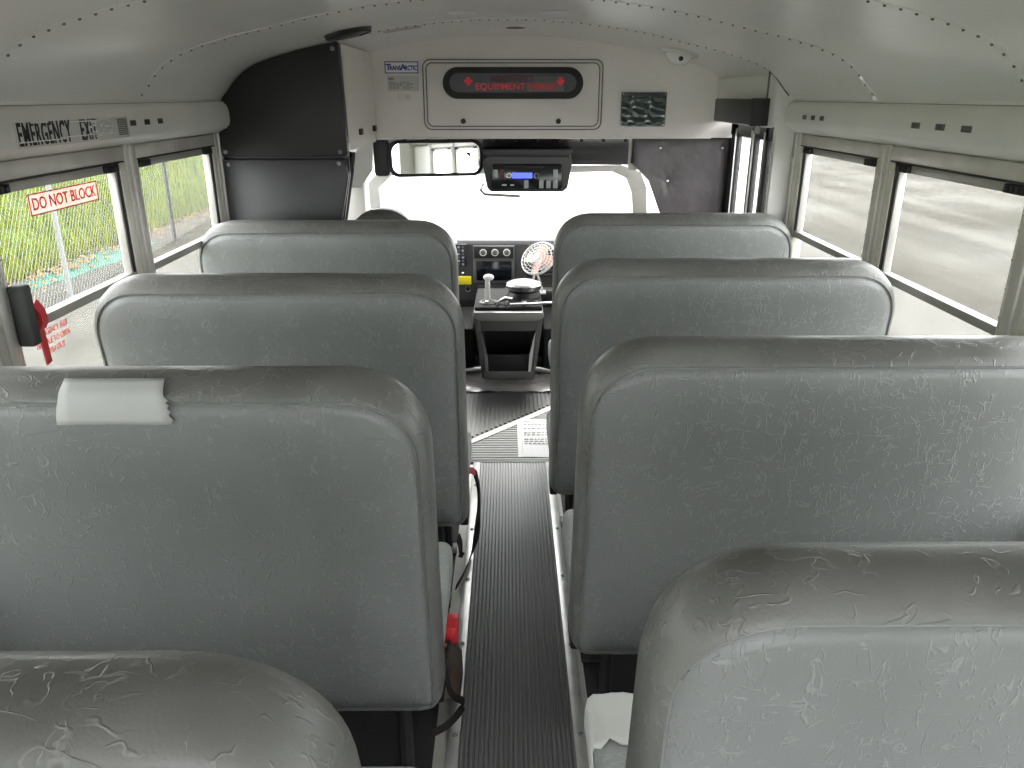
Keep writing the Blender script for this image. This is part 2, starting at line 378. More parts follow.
# side walls
PITCH = .72; EDGES = [3.12 - PITCH * k for k in range(6)]
for s, nm in ((-1, 'left'), (1, 'right')):
    b = MB()
    b.box(s * 1.125, s * 1.16, YR, YF, -.03, .74)
    b.box(s * 1.125, s * 1.16, YR, YF, 1.40, 1.56)
    b.box(s * 1.125, s * 1.16, YR, EDGES[-1], .70, 1.42)
    b.box(s * 1.10, s * 1.13, YR, YF, .725, .745, .004)
    b.build('wall_' + nm, paint, kind='structure')
    # light rail (wire channel)
    pr = [(1.105, 1.548), (1.088, 1.540), (1.083, 1.530), (1.07, 1.526), (1.058, 1.513), (1.053, 1.495), (1.052, 1.462), (1.056, 1.446), (1.068, 1.434), (1.10, 1.418), (1.125, 1.414), (1.125, 1.548)]
    b = MB(); b.pY([(s * x, z) for x, z in pr], YR + .01, 3.095)
    pr2 = [(1.1 + (x - 1.1) * .72, 1.483 + (z - 1.483) * .85) for x, z in pr]
    b.prism([(i, 0) for i in range(len(pr))], lambda u, v: (s * pr[int(u)][0], 3.095, pr[int(u)][1]), lambda u, v: (s * pr2[int(u)][0], 3.112, pr2[int(u)][1]))
    rl = b.build('trim_%d' % (7 if s < 0 else 8), rail_m, kind='structure', ang=50)
    b = MB(); b.box(s * 1.078, s * 1.10, YR + .01, 3.10, 1.5285, 1.5485, .003); b.build('rail_ledge', paint, rl)
    b = MB(); b.box(s * 1.074, s * 1.10, YR + .01, 3.10, 1.5485, 1.551); b.box(s * 1.076, s * 1.10, YR + .01, 3.10, 1.5262, 1.5288); b.build('rail_gap', dashlt, rl)
    # small vents in the rail
    ys = ((1.54, .028), (2.272, .028), (2.345, .028), (2.418, .028), (1.60, .028)) if s < 0 else ((2.885, .022), (2.805, .022), (2.725, .022), (2.09, .03), (1.97, .03), (1.855, .03))
    if s < 0: ys = ((2.285, .022), (2.375, .022), (2.465, .022), (1.63, .022), (1.54, .022))
    for y, h in ys:
        b = MB(); b.box(s * 1.0505, s * 1.056, y - h / 2 - .006, y + h / 2 + .006, 1.469, 1.484, .001)
        for q in range(5): b.box(s * 1.049, s * 1.052, y - h / 2 - .003 + q * h / 4, y - h / 2 - .001 + q * h / 4, 1.470, 1.483)
        b.build('vent', dashpl if s < 0 else dashlt, rl)
wn = 0
for s, nm in ((-1, 'left'), (1, 'right')):
    # posts between windows
    for k, y in enumerate(EDGES):
        b = MB(); y0, y1 = (y - .075, y - .008) if k else (y - .06, y + .0)
        b.box(s * 1.108, s * 1.16, y0, y1, .74, 1.42, .004)
        b.box(s * 1.102, s * 1.112, y0 + .022, y0 + .046, .74, 1.415, .004)
        b.cyl((s * 1.104, y0 + .034, 1.325), (s * 1.098, y0 + .034, 1.325), .007, n=10)
        b.build('trim_%d' % (9 + k + (6 if s > 0 else 0)), alu_dull, kind='structure')
    for k in range(5):
        yf, yr = EDGES[k], EDGES[k + 1]; yf -= .06 if k == 0 else .075; yr -= .006; wn += 1
        W = thing('window_%d' % wn, None, None); W['kind'] = 'structure'
        b = MB()   # outer frame
        b.box(s * 1.112, s * 1.155, yr, yf, 1.372, 1.412, .003); b.box(s * 1.112, s * 1.155, yr, yf, .74, .77, .003)
        b.build('window_frame', alu_dull, W)
        b = MB()
        for ya, yb in ((yr, yr + .008), (yf - .042, yf)):
            b.box(s * 1.110, s * 1.15, ya, yb, .75, 1.372, .003)
            for q in range(9): b.cyl((s * 1.1105, (ya + yb) / 2, .82 + q * .065), (s * 1.108, (ya + yb) / 2, .82 + q * .065), .003, n=6)
        b.build('window_channel', cream, W)
        b = MB()
        for ya, yb in ((yr + .008, yr + .011), (yf - .050, yf - .042)): b.box(s * 1.113, s * 1.14, ya, yb, 1.03, 1.368)
        b.box(s * 1.110, s * 1.14, yr + .012, yf - .012, 1.3675, 1.3725)
        b.build('window_seal', blackrub, W)
        b = MB()   # upper sash
        b.box(s * 1.117, s * 1.14, yr + .010, yf - .050, 1.345, 1.368, .003)
        b.box(s * 1.112, s * 1.142, yr + .008, yf - .045, 1.032, 1.056, .003)
        for ya, yb in ((yr + .010, yr + .018), (yf - .062, yf - .050)): b.box(s * 1.117, s * 1.138, ya, yb, 1.05, 1.35, .003)
        b.build('window_sash', sash_m, W)
        for ya in (yr + .014, yf - .125):
            b = MB(); b.box(s * 1.104, s * 1.122, ya, ya + .07, 1.346, 1.366, .003)
            for q in range(3): b.box(s * 1.100, s * 1.106, ya + .012 + q * .018, ya + .022 + q * .018, 1.348, 1.364, .002)
            b.build('latch', blackrub, W)
        MB().box(s * 1.126, s * 1.131, yr + .016, yf - .060, 1.05, 1.347).build('pane', g_up, W)
        MB().box(s * 1.137, s * 1.142, yr + .02, yf - .02, .76, 1.045).build('pane', g_low, W)

# unseen rear wall; open, unglazed doorway added to light the seat backs
b = MB(); b.box(-1.14, -.95, YR - .03, YR, -.03, 1.86); b.box(.95, 1.14, YR - .03, YR, -.03, 1.86)
b.box(-.95, -.42, YR - .03, YR, -.03, 1.05); b.box(.42, .95, YR - .03, YR, -.03, 1.05); b.box(-.95, .95, YR - .03, YR, 1.62, 1.86)
for xx in (-.42, .42): b.box(xx - .04, xx + .04, YR - .03, YR, .7, 1.6)
b.build('wall_rear', paint, kind='structure')
MB().box(-.95, -.45, YR - .02, YR - .014, 1.04, 1.63).build('window_11', g_up, kind='structure')
MB().box(.45, .95, YR - .02, YR - .014, 1.04, 1.63).build('window_13', g_up, kind='structure')

# ------------------------------------------------------------------ front bulkhead, cab shell
# panels closing the body either side of the cab opening
b = MB(); b.box(-1.14, -1.115, YF, 3.95, -.03, 1.6); b.box(-1.14, -1.115, 3.95, 5.0, -.03, .72)
b.box(-1.14, -1.09, 4.55, 5.05, .7, 1.3); b.box(-1.14, -1.115, 3.95, 4.56, 1.12, 1.5)
b.build('wall_cab_left', paint2, kind='structure')
b = MB()   # grey return panel right
prt = [(.985, .0), (1.125, .0), (1.125, 1.43), (1.125, 1.54)] + [(x, z) for x, z in PROF[::-1] if x > .98] + [(.985, 1.64)]
prt = [(1.035, 0), (1.12, 0), (1.12, 1.53), (1.085, 1.53), (1.07, 1.55), (1.045, 1.575), (1.02, 1.605), (.985, 1.636), (.985, 1.436), (1.035, 1.436)]
b.pY(prt, 3.12, 3.15)
b.box(.990, 1.02, 3.12, 3.93, 1.432, 1.62, .002)
b.box(.984, .992, 3.125, 3.93, 1.565, 1.568)      # folded line in the door header
b.build('wall_right_front', rail_m, kind='structure', ang=20)
b = MB(); b.tube([(.985, 3.118, 1.44), (.985, 3.118, 1.636), (1.02, 3.118, 1.603), (1.045, 3.118, 1.573), (1.068, 3.118, 1.548)], .004, n=6); b.build('trim_30', dashlt, kind='structure')
# beige bulkhead
pb = [(x, z + .003) for x, z in FULL]
b = MB(); b.pY([(-1.12, 1.356)] + pb + [(1.12, 1.356)], YB, YB + .02); b.box(-.634, .98, YB - .012, YB + .02, 1.352, 1.36, .003)
b.build('wall_front', paint2, kind='structure', ang=20)
b = MB()
for (a, z1), (c, z2) in zip(pb, pb[1:]):
    b.prism([(a, z1), (c, z2), (c, z2 - .008), (a, z1 - .008)], lambda u, v: (u, YB - .012, v), lambda u, v: (u, YB, v))
b.build('trim_21', paint2, kind='structure')
# lower left overhead cabinet beside the bulkhead
CB = thing('overhead_cabinet', 'beige overhead cabinet with two black latches behind the black panel', 'cabinet', (-.64, 3.5, 1.34))
b = MB(); b.pY([(-1.07, 1.34), (-.635, 1.34), (-.635, 1.733), (-.66, 1.728), (-.66, 1.355), (-1.07, 1.355)], 3.15, 3.885); B(CB, b, 'body', paint2)
b = MB(); b.pX(rrect(3.19, 3.86, 1.375, 1.69, .02), -.636, -.627, .003); dr = B(CB, b, 'door', paint2)
for y in (3.42, 3.77):
    b = MB(); b.box(-.628, -.612, y - .02, y + .02, 1.392, 1.418, .005); o = b.build('latch', blackpl, dr); 

# soffit / headliner above the windshield (dark)
b = MB(); n = 12; rows = []
for i in range(n + 1):
    u = i / n; y = YB + .012 + .48 * math.sin(u * PI / 2) ; z = 1.352 - .15 * (1 - math.cos(u * PI / 2)) - .012 * u
    rows.append((y, z))
b.pX(rows + [(4.45, 1.40), (YB + .03, 1.40)], -.67, .80)
b.build('trim_22', dashpl, kind='structure', ang=30)
# rivet plugs along the soffit edge
b = MB()
for k in range(11): b.sph((-.50 + k * .107, YB + .014, 1.345), .009, sy=.5, n=8)
b.build('trim_23', blackrub, kind='structure')
# windshield frame: light painted metal ring
pts = [(-.90, .60), (-.80, 1.08), (-.70, 1.17), (.62, 1.19), (.74, 1.15), (.80, 1.05), (.93, .60)]
inn = [(-.83, .60), (-.745, 1.05), (-.66, 1.125), (.58, 1.15), (.67, 1.11), (.72, 1.02), (.85, .60)]
def ws_y(z): return 5.18 - (z - .6) * 1.25
b = MB()
for i in range(len(pts) - 1):
    A, B_, C_, D = pts[i], pts[i + 1], inn[i + 1], inn[i]
    b.prism([A, B_, C_, D], lambda u, v: (u, ws_y(v) - .05, v), lambda u, v: (u, ws_y(v) + .06, v))
b.build('trim_24', steel, kind='structure', ang=50)
b = MB(); b.prism([(-.86, .58), (-.76, 1.06), (-.68, 1.15), (.6, 1.17), (.7, 1.13), (.76, 1.03), (.88, .58)], lambda u, v: (u, ws_y(v) + .02, v), lambda u, v: (u, ws_y(v) + .026, v))
b.build('window_12', g_ws, kind='structure')
# left windscreen post and door window area behind the driver's barrier
b = MB()
b.prism([(-.72, 1.35), (-.655, 1.35), (-.67, 1.20), (-.73, 1.12), (-.80, 1.12)], lambda u, v: (u, 3.92, v), lambda u, v: (u * 1.12, 4.45, v * .98 - .005))
b.build('trim_25', steel, kind='structure', ang=60)
b = MB(); b.box(-1.0, -.78, 4.28, 4.36, .6, 1.2, .01); b.box(-1.1, -.72, 3.99, 4.02, 1.22, 1.40); b.box(-.97, -.90, 3.98, 4.02, .6, 1.34, .01); b.build('trim_26', steel, kind='structure')
b = MB(); b.tube([(-.68, 3.16, .7), (-.665, 3.16, 1.07), (-.625, 3.16, 1.26), (-.612, 3.16, 1.34)], .012, n=8); b.build('trim_27', blackrub, kind='structure')
# right cab wall beyond the padded panel
b = MB(); b.box(.60, 1.16, 3.975, 4.0, 1.2, 1.36); b.box(1.10, 1.14, 3.98, 5.05, -.03, 1.3); b.box(.9, 1.14, 3.975, 4.0, -.03, 1.2)
b.build('wall_cab_right', paint2, kind='structure')

# black upholstered panels on the left
def stud(mbs, x, y, z): mbs.sph((x, y, z), .009, sy=.6, n=10)
top = [(x, z - .004) for x, z in FULL if -1.08 < x < -.62]
P1 = [(-1.098, 1.327), (-1.098, 1.50), (-1.082, 1.53)] + top + [(-.625, 1.737), (-.617, 1.327)]
b = MB(); b.pY([(-1.12, .3), (-1.12, 1.5)] + [(x, z) for x, z in FULL if -1.085 <= x < -.65] + [(-.626, 1.73), (-.618, 1.335), (-.622, 1.25), (-.66, 1.06), (-.68, .3)], 3.121, 3.14); b.build('wall_front_left', blackpl, kind='structure')
pn = thing('padded_panel', 'large black upholstered panel with curved top edge at upper left', 'panel', (-.86, 3.1, 1.33))
b = MB(); b.pY(P1, 3.085, 3.118, .008); B(pn, b, 'pad', blackvin)
for x, z in ((-1.085, 1.345), (-.645, 1.345), (-.645, 1.71)):
    b = MB(); stud(b, x, 3.083, z); B(pn, b, 'stud', galv)
pn = thing('padded_panel', 'dark grey vinyl panel hanging directly below the big black upholstered one', 'panel', (-.86, 3.1, .6))
b = MB(); b.pY([(-1.118, .6), (-1.108, 1.319), (-.63, 1.319), (-.622, 1.25), (-.665, 1.06), (-.68, .6)], 3.09, 3.118, .008); B(pn, b, 'pad', darkvin)
for x, z in ((-1.08, 1.298), (-.655, 1.302)):
    b = MB(); stud(b, x, 3.088, z); B(pn, b, 'stud', galv)
# quilted panel right of the windshield
pn = thing('tufted_panel', 'dark tufted vinyl panel with metal buttons right of the windshield', 'panel', (.85, 3.94, .7))
x0, x1, z0, z1 = .612, 1.085, .7, 1.362
btn = [(.747, 1.306), (.793, 1.148), (1.055, 1.305), (.98, .95)]
def pil(x, z):
    h = .0
    for bx, bz in btn: h += .020 * math.exp(-math.hypot(x - bx, z - bz) / .03) * (1 + .25 * math.sin(7 * math.atan2(z - bz, x - bx)))
    e = min(x - x0, x1 - x, z1 - z, .05) / .05
    return 3.955 - .02 * math.sqrt(max(0, e)) + h * .8
b = MB(); rows = []; nx, nz = 40, 56
for j in range(nz + 1):
    z = z0 + (z1 - z0) * j / nz
    xa = x0 + max(0, min(.19, (1.235 - z) * 1.05 if z > 1.15 else .09 + (1.15 - z) * .45)) if z < 1.235 else x0
    rows.append([(xa + (x1 - xa) * i / nx, pil(xa + (x1 - xa) * i / nx, z), z) for i in range(nx + 1)])
b.grid(rows)
b.pY([(x0, 1.236), (x0, z1), (x1, z1), (x1, z0), (x0 + .28, z0), (x0 + .09, 1.15)], 3.952, 3.972)
B(pn, b, 'pad', blackvin2, ang=60)
for bx, bz in btn:
    b = MB(); b.sph((bx, 3.944, bz), .009, sy=.6, n=10); B(pn, b, 'button', chrome)
b = MB(); b.tube([(x0, 3.932, 1.236), (x0, 3.932, z1 - .006), (x1, 3.932, z1 - .006)], .010, n=6); B(pn, b, 'edging', blackrub)

# entry door on the right, folded glass leaves
D = thing('door_1', None, None, (1.08, 3.5, 0)); D['kind'] = 'structure'
b = MB()
for ya, yb in ((3.16, 3.19), (3.31, 3.355), (3.49, 3.54), (3.765, 3.86)): b.box(1.07, 1.095, ya, yb, -.4, 1.43, .004)
b.box(1.07, 1.095, 3.16, 3.88, 1.372, 1.43, .004); b.box(1.07, 1.095, 3.16, 3.88, .0, .1, .004)
B(D, b, 'door_frame', blackrub)
for y in (3.505, 3.53, 3.775, 3.355):
    b = MB(); b.box(1.064, 1.071, y - .003, y + .003, .05, 1.405); B(D, b, 'door_seal', alu)
for ya, yb in ((3.19, 3.31), (3.355, 3.49), (3.54, 3.765)):
    b = MB(); b.box(1.08, 1.085, ya, yb, .1, 1.375); B(D, b, 'pane', g_ws)
MB().box(1.088, 1.13, 3.89, 3.975, -.03, 1.44).build('trim_28', blackrub, kind='structure')

# door operator box
ob = thing('door_operator', 'black rectangular box mounted above the entry door at upper right', 'box', (.95, 3.3, 1.44))
b = MB(); b.box(.925, .988, 3.10, 3.66, 1.442, 1.536, .006); B(ob, b, 'housing', blackpl)
b = MB(); b.box(.922, .99, 3.088, 3.104, 1.439, 1.539, .004); B(ob, b, 'end_cap', blackrub)
b = MB(); b.cyl((.96, 3.12, 1.445), (.96, 3.12, 1.41), .012, n=12); B(ob, b, 'spindle', galv)

# sign housing on the bulkhead
sg = thing('display_hatch', 'beige hatch with an oval red letter display window above the windshield', 'display panel', (.02, 3.89, 1.4))
b = MB(); b.pY(rrect(-.398, .444, 1.395, 1.705, .035), 3.886, 3.899, .004); B(sg, b, 'hatch_frame', paint2)
b = MB(); b.pY(rrect(-.383, .429, 1.41, 1.69, .028), 3.880, 3.887, .003); dr = B(sg, b, 'hatch_door', paint2)
for rr in ((-.398, .444, 1.395, 1.705, .035), (-.383, .429, 1.41, 1.69, .028)):
    q = rrect(*rr); b = MB(); b.tube([(x, 3.886 if rr[0] < -.39 else 3.881, z) for x, z in q + q[:1]], .0028, n=6); b.build('seam', dashlt, dr)
q = rrect(-.305, .352, 1.533, 1.672, .069, 12)
b = MB(); b.pY(q, 3.862, 3.884, .006); bz = B(sg, b, 'bezel', blackrub, ang=50)
q = rrect(-.272, .319, 1.562, 1.645, .040, 12)
b = MB(); b.pY(q, 3.858, 3.866); B(sg, b, 'lens', mat('smoked lens', (.02, .022, .024), .25, spec=.25), label='smoked oval display window')
led = mat('red lit letters', (.33, .015, .02), .5, emit=(.8, .02, .03, .10))
ledd = mat('dim red letters', (.12, .01, .012), .5)
b = MB(); b.box(.09, .262, 3.856, 3.859, 1.566, 1.632); b.build('backing', mat('grey backing', (.11, .115, .115), .5), sg).matrix_parent_inverse = Matrix.Translation(-sg.location)
def ontext(par, *a, **k):
    o = text(*a, **k); o.parent = par; o.matrix_parent_inverse = Matrix.Translation(-par.location); return o
ontext(sg, 'EQUIPMENT INSIDE', .040, led, T(.035, 3.8545, 1.586) @ FACE_REAR, xs=1.08, bold=.0002)
ontext(sg, 'EMERGENCY', .036, ledd, T(.02, 3.8545, 1.620) @ FACE_REAR, xs=1.0, bold=.001)
for cx in (-.185, .245):
    b = MB(); b.pY([(cx - .007, 1.592), (cx + .007, 1.592), (cx + .007, 1.603), (cx + .018, 1.603), (cx + .018, 1.617), (cx + .007, 1.617), (cx + .007, 1.628), (cx - .007, 1.628), (cx - .007, 1.617), (cx - .018, 1.617), (cx - .018, 1.603), (cx - .007, 1.603)], 3.853, 3.856); B(sg, b, 'cross', led)
for x in (-.214, .24):
    b = MB(); b.cyl((x, 3.88, 1.433), (x, 3.865, 1.433), .0125, .011, n=16); B(sg, b, 'knob', blackrub)

# stickers on the bulkhead
st = thing('sticker', 'white sticker with blue border and blue letters, topmost of three', 'sticker', (-.516, 3.897, 1.67))
b = MB(); b.box(-.577, -.420, 3.8965, 3.8995, 1.645, 1.697); B(st, b, 'border', blueink)
b = MB(); b.box(-.573, -.424, 3.8955, 3.8975, 1.649, 1.693); B(st, b, 'sheet', paper_m)
ontext(st, 'T', .038, blueink, T(-.560, 3.895, 1.671) @ FACE_REAR, bold=.001); ontext(st, 'RANS', .027, blueink, T(-.528, 3.895, 1.668) @ FACE_REAR, xs=.78, bold=.001)
ontext(st, 'A', .038, blueink, T(-.491, 3.895, 1.671) @ FACE_REAR, bold=.001); ontext(st, 'RCTIC', .027, blueink, T(-.454, 3.895, 1.668) @ FACE_REAR, xs=.74, bold=.001)
st = thing('sticker', 'pale grey sticker of fine black print below the blue lettered one', 'sticker', (-.51, 3.897, 1.6))
b = MB(); b.box(-.568, -.420, 3.8965, 3.8995, 1.567, 1.636); B(st, b, 'sheet', mat('pale sticker', (.60, .60, .57), .6))
b = MB(); b.box(-.562, -.538, 3.8955, 3.897, 1.617, 1.627)
for k in range(6):
    for q in range(7):
        if random.random() < .8: b.box(-.560 + q * .0165, -.548 + q * .0165 + random.uniform(0, .003), 3.8955, 3.897, 1.606 - k * .0058, 1.6088 - k * .0058)
B(st, b, 'fine_print', greyink)
st = thing('sticker', 'small white square label, lowest of the three bulkhead stickers', 'sticker', (-.5, 3.897, 1.56))
b = MB(); b.box(-.527, -.458, 3.8965, 3.8995, 1.524, 1.558); B(st, b, 'sheet', mat('whitish label', (.72, .71, .67), .6))
ontext(st, 'N2', .014, greyink, T(-.478, 3.896, 1.542) @ FACE_REAR)
# pouch
st = thing('document_pouch', 'dark green clear-front document pouch screwed to the bulkhead', 'pouch', (.645, 3.89, 1.44))
b = MB(); rows = []
for j in range(13):
    z = 1.412 + .135 * j / 12
    rows.append([((.542 + .205 * i / 18), 3.893 - .008 - .004 * math.sin(i * 1.3 + j * .8) * math.sin(i * .4) - .003 * math.sin(j * 1.1), z) for i in range(19)])
b.grid(rows); b.pY(rrect(.537, .752, 1.408, 1.562, .006), 3.888, 3.899); B(st, b, 'pouch', green_pouch)
b = MB(); b.box(.537, .752, 3.884, 3.89, 1.538, 1.562, .002); B(st, b, 'flap', mat('pouch flap', (.03, .045, .045), .4))
for x, z in ((.546, 1.553), (.743, 1.553), (.545, 1.416), (.744, 1.416)):
    b = MB(); b.sph((x, 3.883, z), .004, n=8); B(st, b, 'stud', chrome)

# ceiling fittings
def ceil_disc(name, label, cat, x, y, r, m, rim, inner=None):
    z = ceil_z(x); sl = math.atan2(ceil_z(x + .05) - ceil_z(x - .05), .1); o = thing(name, label, cat, (x, y, z))
    M = T(x, y, z) @ Matrix.Rotation(-sl, 4, 'Y')
    b = MB(); b.cyl((0, 0, -.002), (0, 0, -.012), r, r * .93, n=36); b.bm.transform(M); B(o, b, 'housing', m)
    b = MB(); b.torus((0, 0, -.012), r * .9, .005, n=36); b.bm.transform(M); B(o, b, 'rim', rim)
    b = MB()
    if inner is None: b.cyl((0, 0, -.011), (0, 0, -.02), r * .62, r * .4, n=28)
    else: b.sph((0, 0, -.012), r * .72, sz=.75, n=28)
    b.bm.transform(M); B(o, b, 'grille' if inner is None else 'lens', inner or m)
    return o
ceil_disc('ceiling_speaker', 'round black ceiling speaker above the black upholstered panel', 'speaker', -.555, 2.93, .085, blackpl, blackrub)
ceil_disc('ceiling_lamp', 'round white ceiling fitting near the right of the bulkhead', 'lamp', .72, 3.50, .08, white, white, mat('frosted lens', (.9, .9, .88), .2))
o = bpy.data.objects['ceiling_lamp']; b = MB(); b.sph((.715, 3.448, ceil_z(.72) - .030), .010, n=10); B(o, b, 'sensor', blackpl)
for i, (x, lab) in enumerate(((-.155, 'left of the two small white tape scraps on the ceiling'), (.15, 'right of the two small white tape scraps on the ceiling'))):
    z = ceil_z(x) - .002; tag(MB().box(x - .045, x + .045, 2.78, 2.90, z - .001, z - .0002).build('tape_scrap', paper_m), lab, 'tape', 'tape scraps on the ceiling')
z = ceil_z(-.42) - .006
o = MB().box(-.07, .07, -.03, .03, -.0008, .0008).build('paper_label', mat('faded label', (.55, .54, .51), .6)); o.location = (-.40, 3.2, ceil_z(-.40) - .003); o.rotation_euler = (0, -.14, .0)
tag(o, 'faded paper label on the ceiling beside the black speaker', 'label')
z = ceil_z(.03)
o = thing('ceiling_badge', 'small oval embossed badge on the ceiling above the hatch', 'badge', (.03, 3.42, z))
b = MB(); b.cyl((.03, 3.42, z), (.03, 3.42, z - .006), .05, .046, n=28); B(o, b, 'plate', paint2)
b = MB(); b.torus((.03, 3.42, z - .006), .036, .003); b.box(.005, .055, 3.415, 3.425, z - .009, z - .005); B(o, b, 'emblem', dashlt)

# interior mirror
mr = thing('rear_view_mirror', 'wide rounded interior mirror in black frame above the windshield', 'mirror', (-.355, 4.0, 1.26))
Mm = T(-.355, 3.97, 1.257) @ Matrix.Rotation(R(12), 4, 'Z') @ Matrix.Rotation(R(-2.2), 4, 'X')
b = MB(); b.pY(rrect(-.235, .235, -.088, .088, .05, 8), 0, .03, .008); b.bm.transform(Mm); B(mr, b, 'frame', blackpl)
b = MB(); b.pY(rrect(-.218, .218, -.072, .072, .042, 8), -.003, .004); b.bm.transform(Mm); B(mr, b, 'mirror_glass', mirror_m)
b = MB(); b.cyl((-.2, 4.0, 1.27), (-.2, 4.16, 1.31), .014, n=10); B(mr, b, 'bracket', blackpl)
b = MB(); b.box(-.665, -.585, 3.945, 3.985, 1.17, 1.345, .02); tag(b.build('sun_visor', dashpl), 'dark folded visor flap left of the interior mirror', 'visor')
# radio pod
rd = thing('radio_pod', 'grey overhead radio and control pod hanging right of the mirror', 'radio', (.1, 4.0, 1.1))
q = [(-.118, 1.255), (-.128, 1.235), (-.105, 1.11), (-.085, 1.092), (.275, 1.092), (.298, 1.112), (.318, 1.235), (.308, 1.262), (.28, 1.268), (-.095, 1.268)]
b = MB(); b.prism(q, lambda u, v: (u, 3.97 + (v - 1.09) * -.12, v), lambda u, v: (u * 1.06, 4.3, v * .4 + .76), .006); B(rd, b, 'housing', mat('pod plastic', (.065, .065, .062), .5))
b = MB(); b.prism([(-.11, 1.262), (.30, 1.262), (.325, 1.30), (-.13, 1.30)], lambda u, v: (u, 3.965, v), lambda u, v: (u, 4.2, v), .006); B(rd, b, 'hood', dashpl)
b = MB(); b.pY(rrect(-.082, .268, 1.108, 1.232, .015), 3.938, 3.965, .002); fc = B(rd, b, 'face', screen_m)
def bx(par, name, m, x0, x1, z0, z1, y0=3.931, y1=3.94):
    o = MB().box(x0, x1, y0, y1, z0, z1, .002).build(name, m, par); return o
bx(fc, 'slot', blackrub, -.02, .18, 1.212, 1.222)
bx(fc, 'display', lcd, .02, .12, 1.163, 1.19)
for (x, z, m_) in ((-.062, 1.185, dashlt), (-.03, 1.185, mat('dark red button', (.12, .02, .03), .4)), (.235, 1.185, dashlt), (.235, 1.135, dashlt), (.2, 1.135, dashlt), (.165, 1.135, dashlt), (.09, 1.135, dashlt)):
    bx(fc, 'button', mat('pale button', (.42, .43, .42), .4) if m_ is dashlt else m_, x - .011, x + .011, z - .02, z + .02)
for x, wd2 in ((-.02, .012), (.02, .01)): bx(fc, 'icon', white, x - wd2, x + wd2, 1.127, 1.134)
for x in (.005, .14):
    b = MB(); b.torus((x, 3.935, 1.176), .011, .002, Matrix.Rotation(R(90), 4, 'X')); b.build('dial', chrome, fc)
b = MB(); b.tube([(-.125, 4.0, 1.13), (-.14, 4.0, 1.10), (-.12, 4.0, 1.078), (-.05, 4.0, 1.074), (.06, 4.0, 1.068)], .007, n=8); B(rd, b, 'cable', mat('grey cable', (.45, .45, .43), .5))

# ------------------------------------------------------------------ dashboard and console
ds = thing('dashboard', 'charcoal vehicle dashboard with climate dials and dark screen', 'dashboard', (0, 4.95, .0))
prd = [(4.90, .30), (4.90, .66), (4.915, .683), (4.95, .69), (5.16, .655), (5.2, .60), (5.2, .05), (4.98, .05)]
b = MB(); b.pX(prd, -1.08, 1.08, .006); B(ds, b, 'body', dashpl, ang=30)
def dpart(name, m, x0, x1, z0, z1, y0=4.885, y1=4.903, bev=.003, par=None):
    o = MB().box(x0, x1, y0, y1, z0, z1, bev).build(name, m, par or ds)
    if par is None: o.matrix_parent_inverse = Matrix.Translation(-ds.location)
    return o
sur = dpart('screen_surround', dashlt, -.225, .04, .415, .655, 4.888, 4.90)
dpart('screen', screen_m, -.205, .022, .43, .555, 4.882, 4.89, par=sur)
cp = dpart('climate_panel', blackpl, -.218, .033, .575, .65, 4.88, 4.89)
for x in (-.16, -.085, -.01):
    b = MB(); b.torus((x, 4.878, .612), .020, .003, Matrix.Rotation(R(90), 4, 'X')); b.build('dial_ring', white, cp)
    b = MB(); b.cyl((x, 4.88, .612), (x, 4.862, .612), .015, .012, n=16); b.build('dial', dashlt, cp)
sp = dpart('switch_panel', blackpl, -.338, -.265, .52, .665, 4.882, 4.892)
for k in range(6):
    for c in (-.315, -.288): MB().box(c - .008, c + .006, 4.878, 4.884, .53 + k * .022, .542 + k * .022).build('switch', mat('switch grey', (.3, .33, .4), .4) if (k + (c > -.3)) % 2 else dashlt, sp)
dpart('usb_socket', white, -.30, -.285, .475, .483, 4.882, 4.9)
b = MB(); b.cyl((-.262, 4.905, .375), (-.262, 4.885, .375), .02, n=18); B(ds, b, 'socket', blackrub)
b = MB(); b.torus((-.262, 4.884, .375), .017, .0035, Matrix.Rotation(R(90), 4, 'X')); B(ds, b, 'socket_ring', chrome)
vt = dpart('vent_bezel', blackpl, .12, .34, .45, .66, 4.884, 4.90)
for k in range(7): MB().box(.13, .33, 4.872, 4.886, .465 + k * .027, .475 + k * .027, .002).build('vent_slat', dashpl, vt)
b = MB(); b.box(-.10, .34, 4.80, 4.90, .365, .385, .006); B(ds, b, 'shelf', dashlt)
b = MB(); b.box(.11, .36, 4.86, 4.9, .28, .36, .01); B(ds, b, 'lower_panel', blackpl)
b = MB(); b.box(-.2, -.02, 4.86, 4.9, .28, .40, .01); B(ds, b, 'lower_panel', blackpl)
tag(dpart('yellow_label', yellow_m, -.34, -.238, .405, .46, 4.876, 4.884), 'bright yellow label stuck on the dashboard left of the screen', 'label')
o = bpy.data.objects['yellow_label']; o.parent = None
b = MB(); b.cyl((-.36, 4.85, .66), (-.33, 4.84, .69), .018, .012, n=12); b.cyl((-.42, 4.9, .62), (-.35, 4.85, .67), .008, n=8)
tag(b.build('shift_lever', steel), 'white tipped column lever at left end of the dashboard', 'lever')
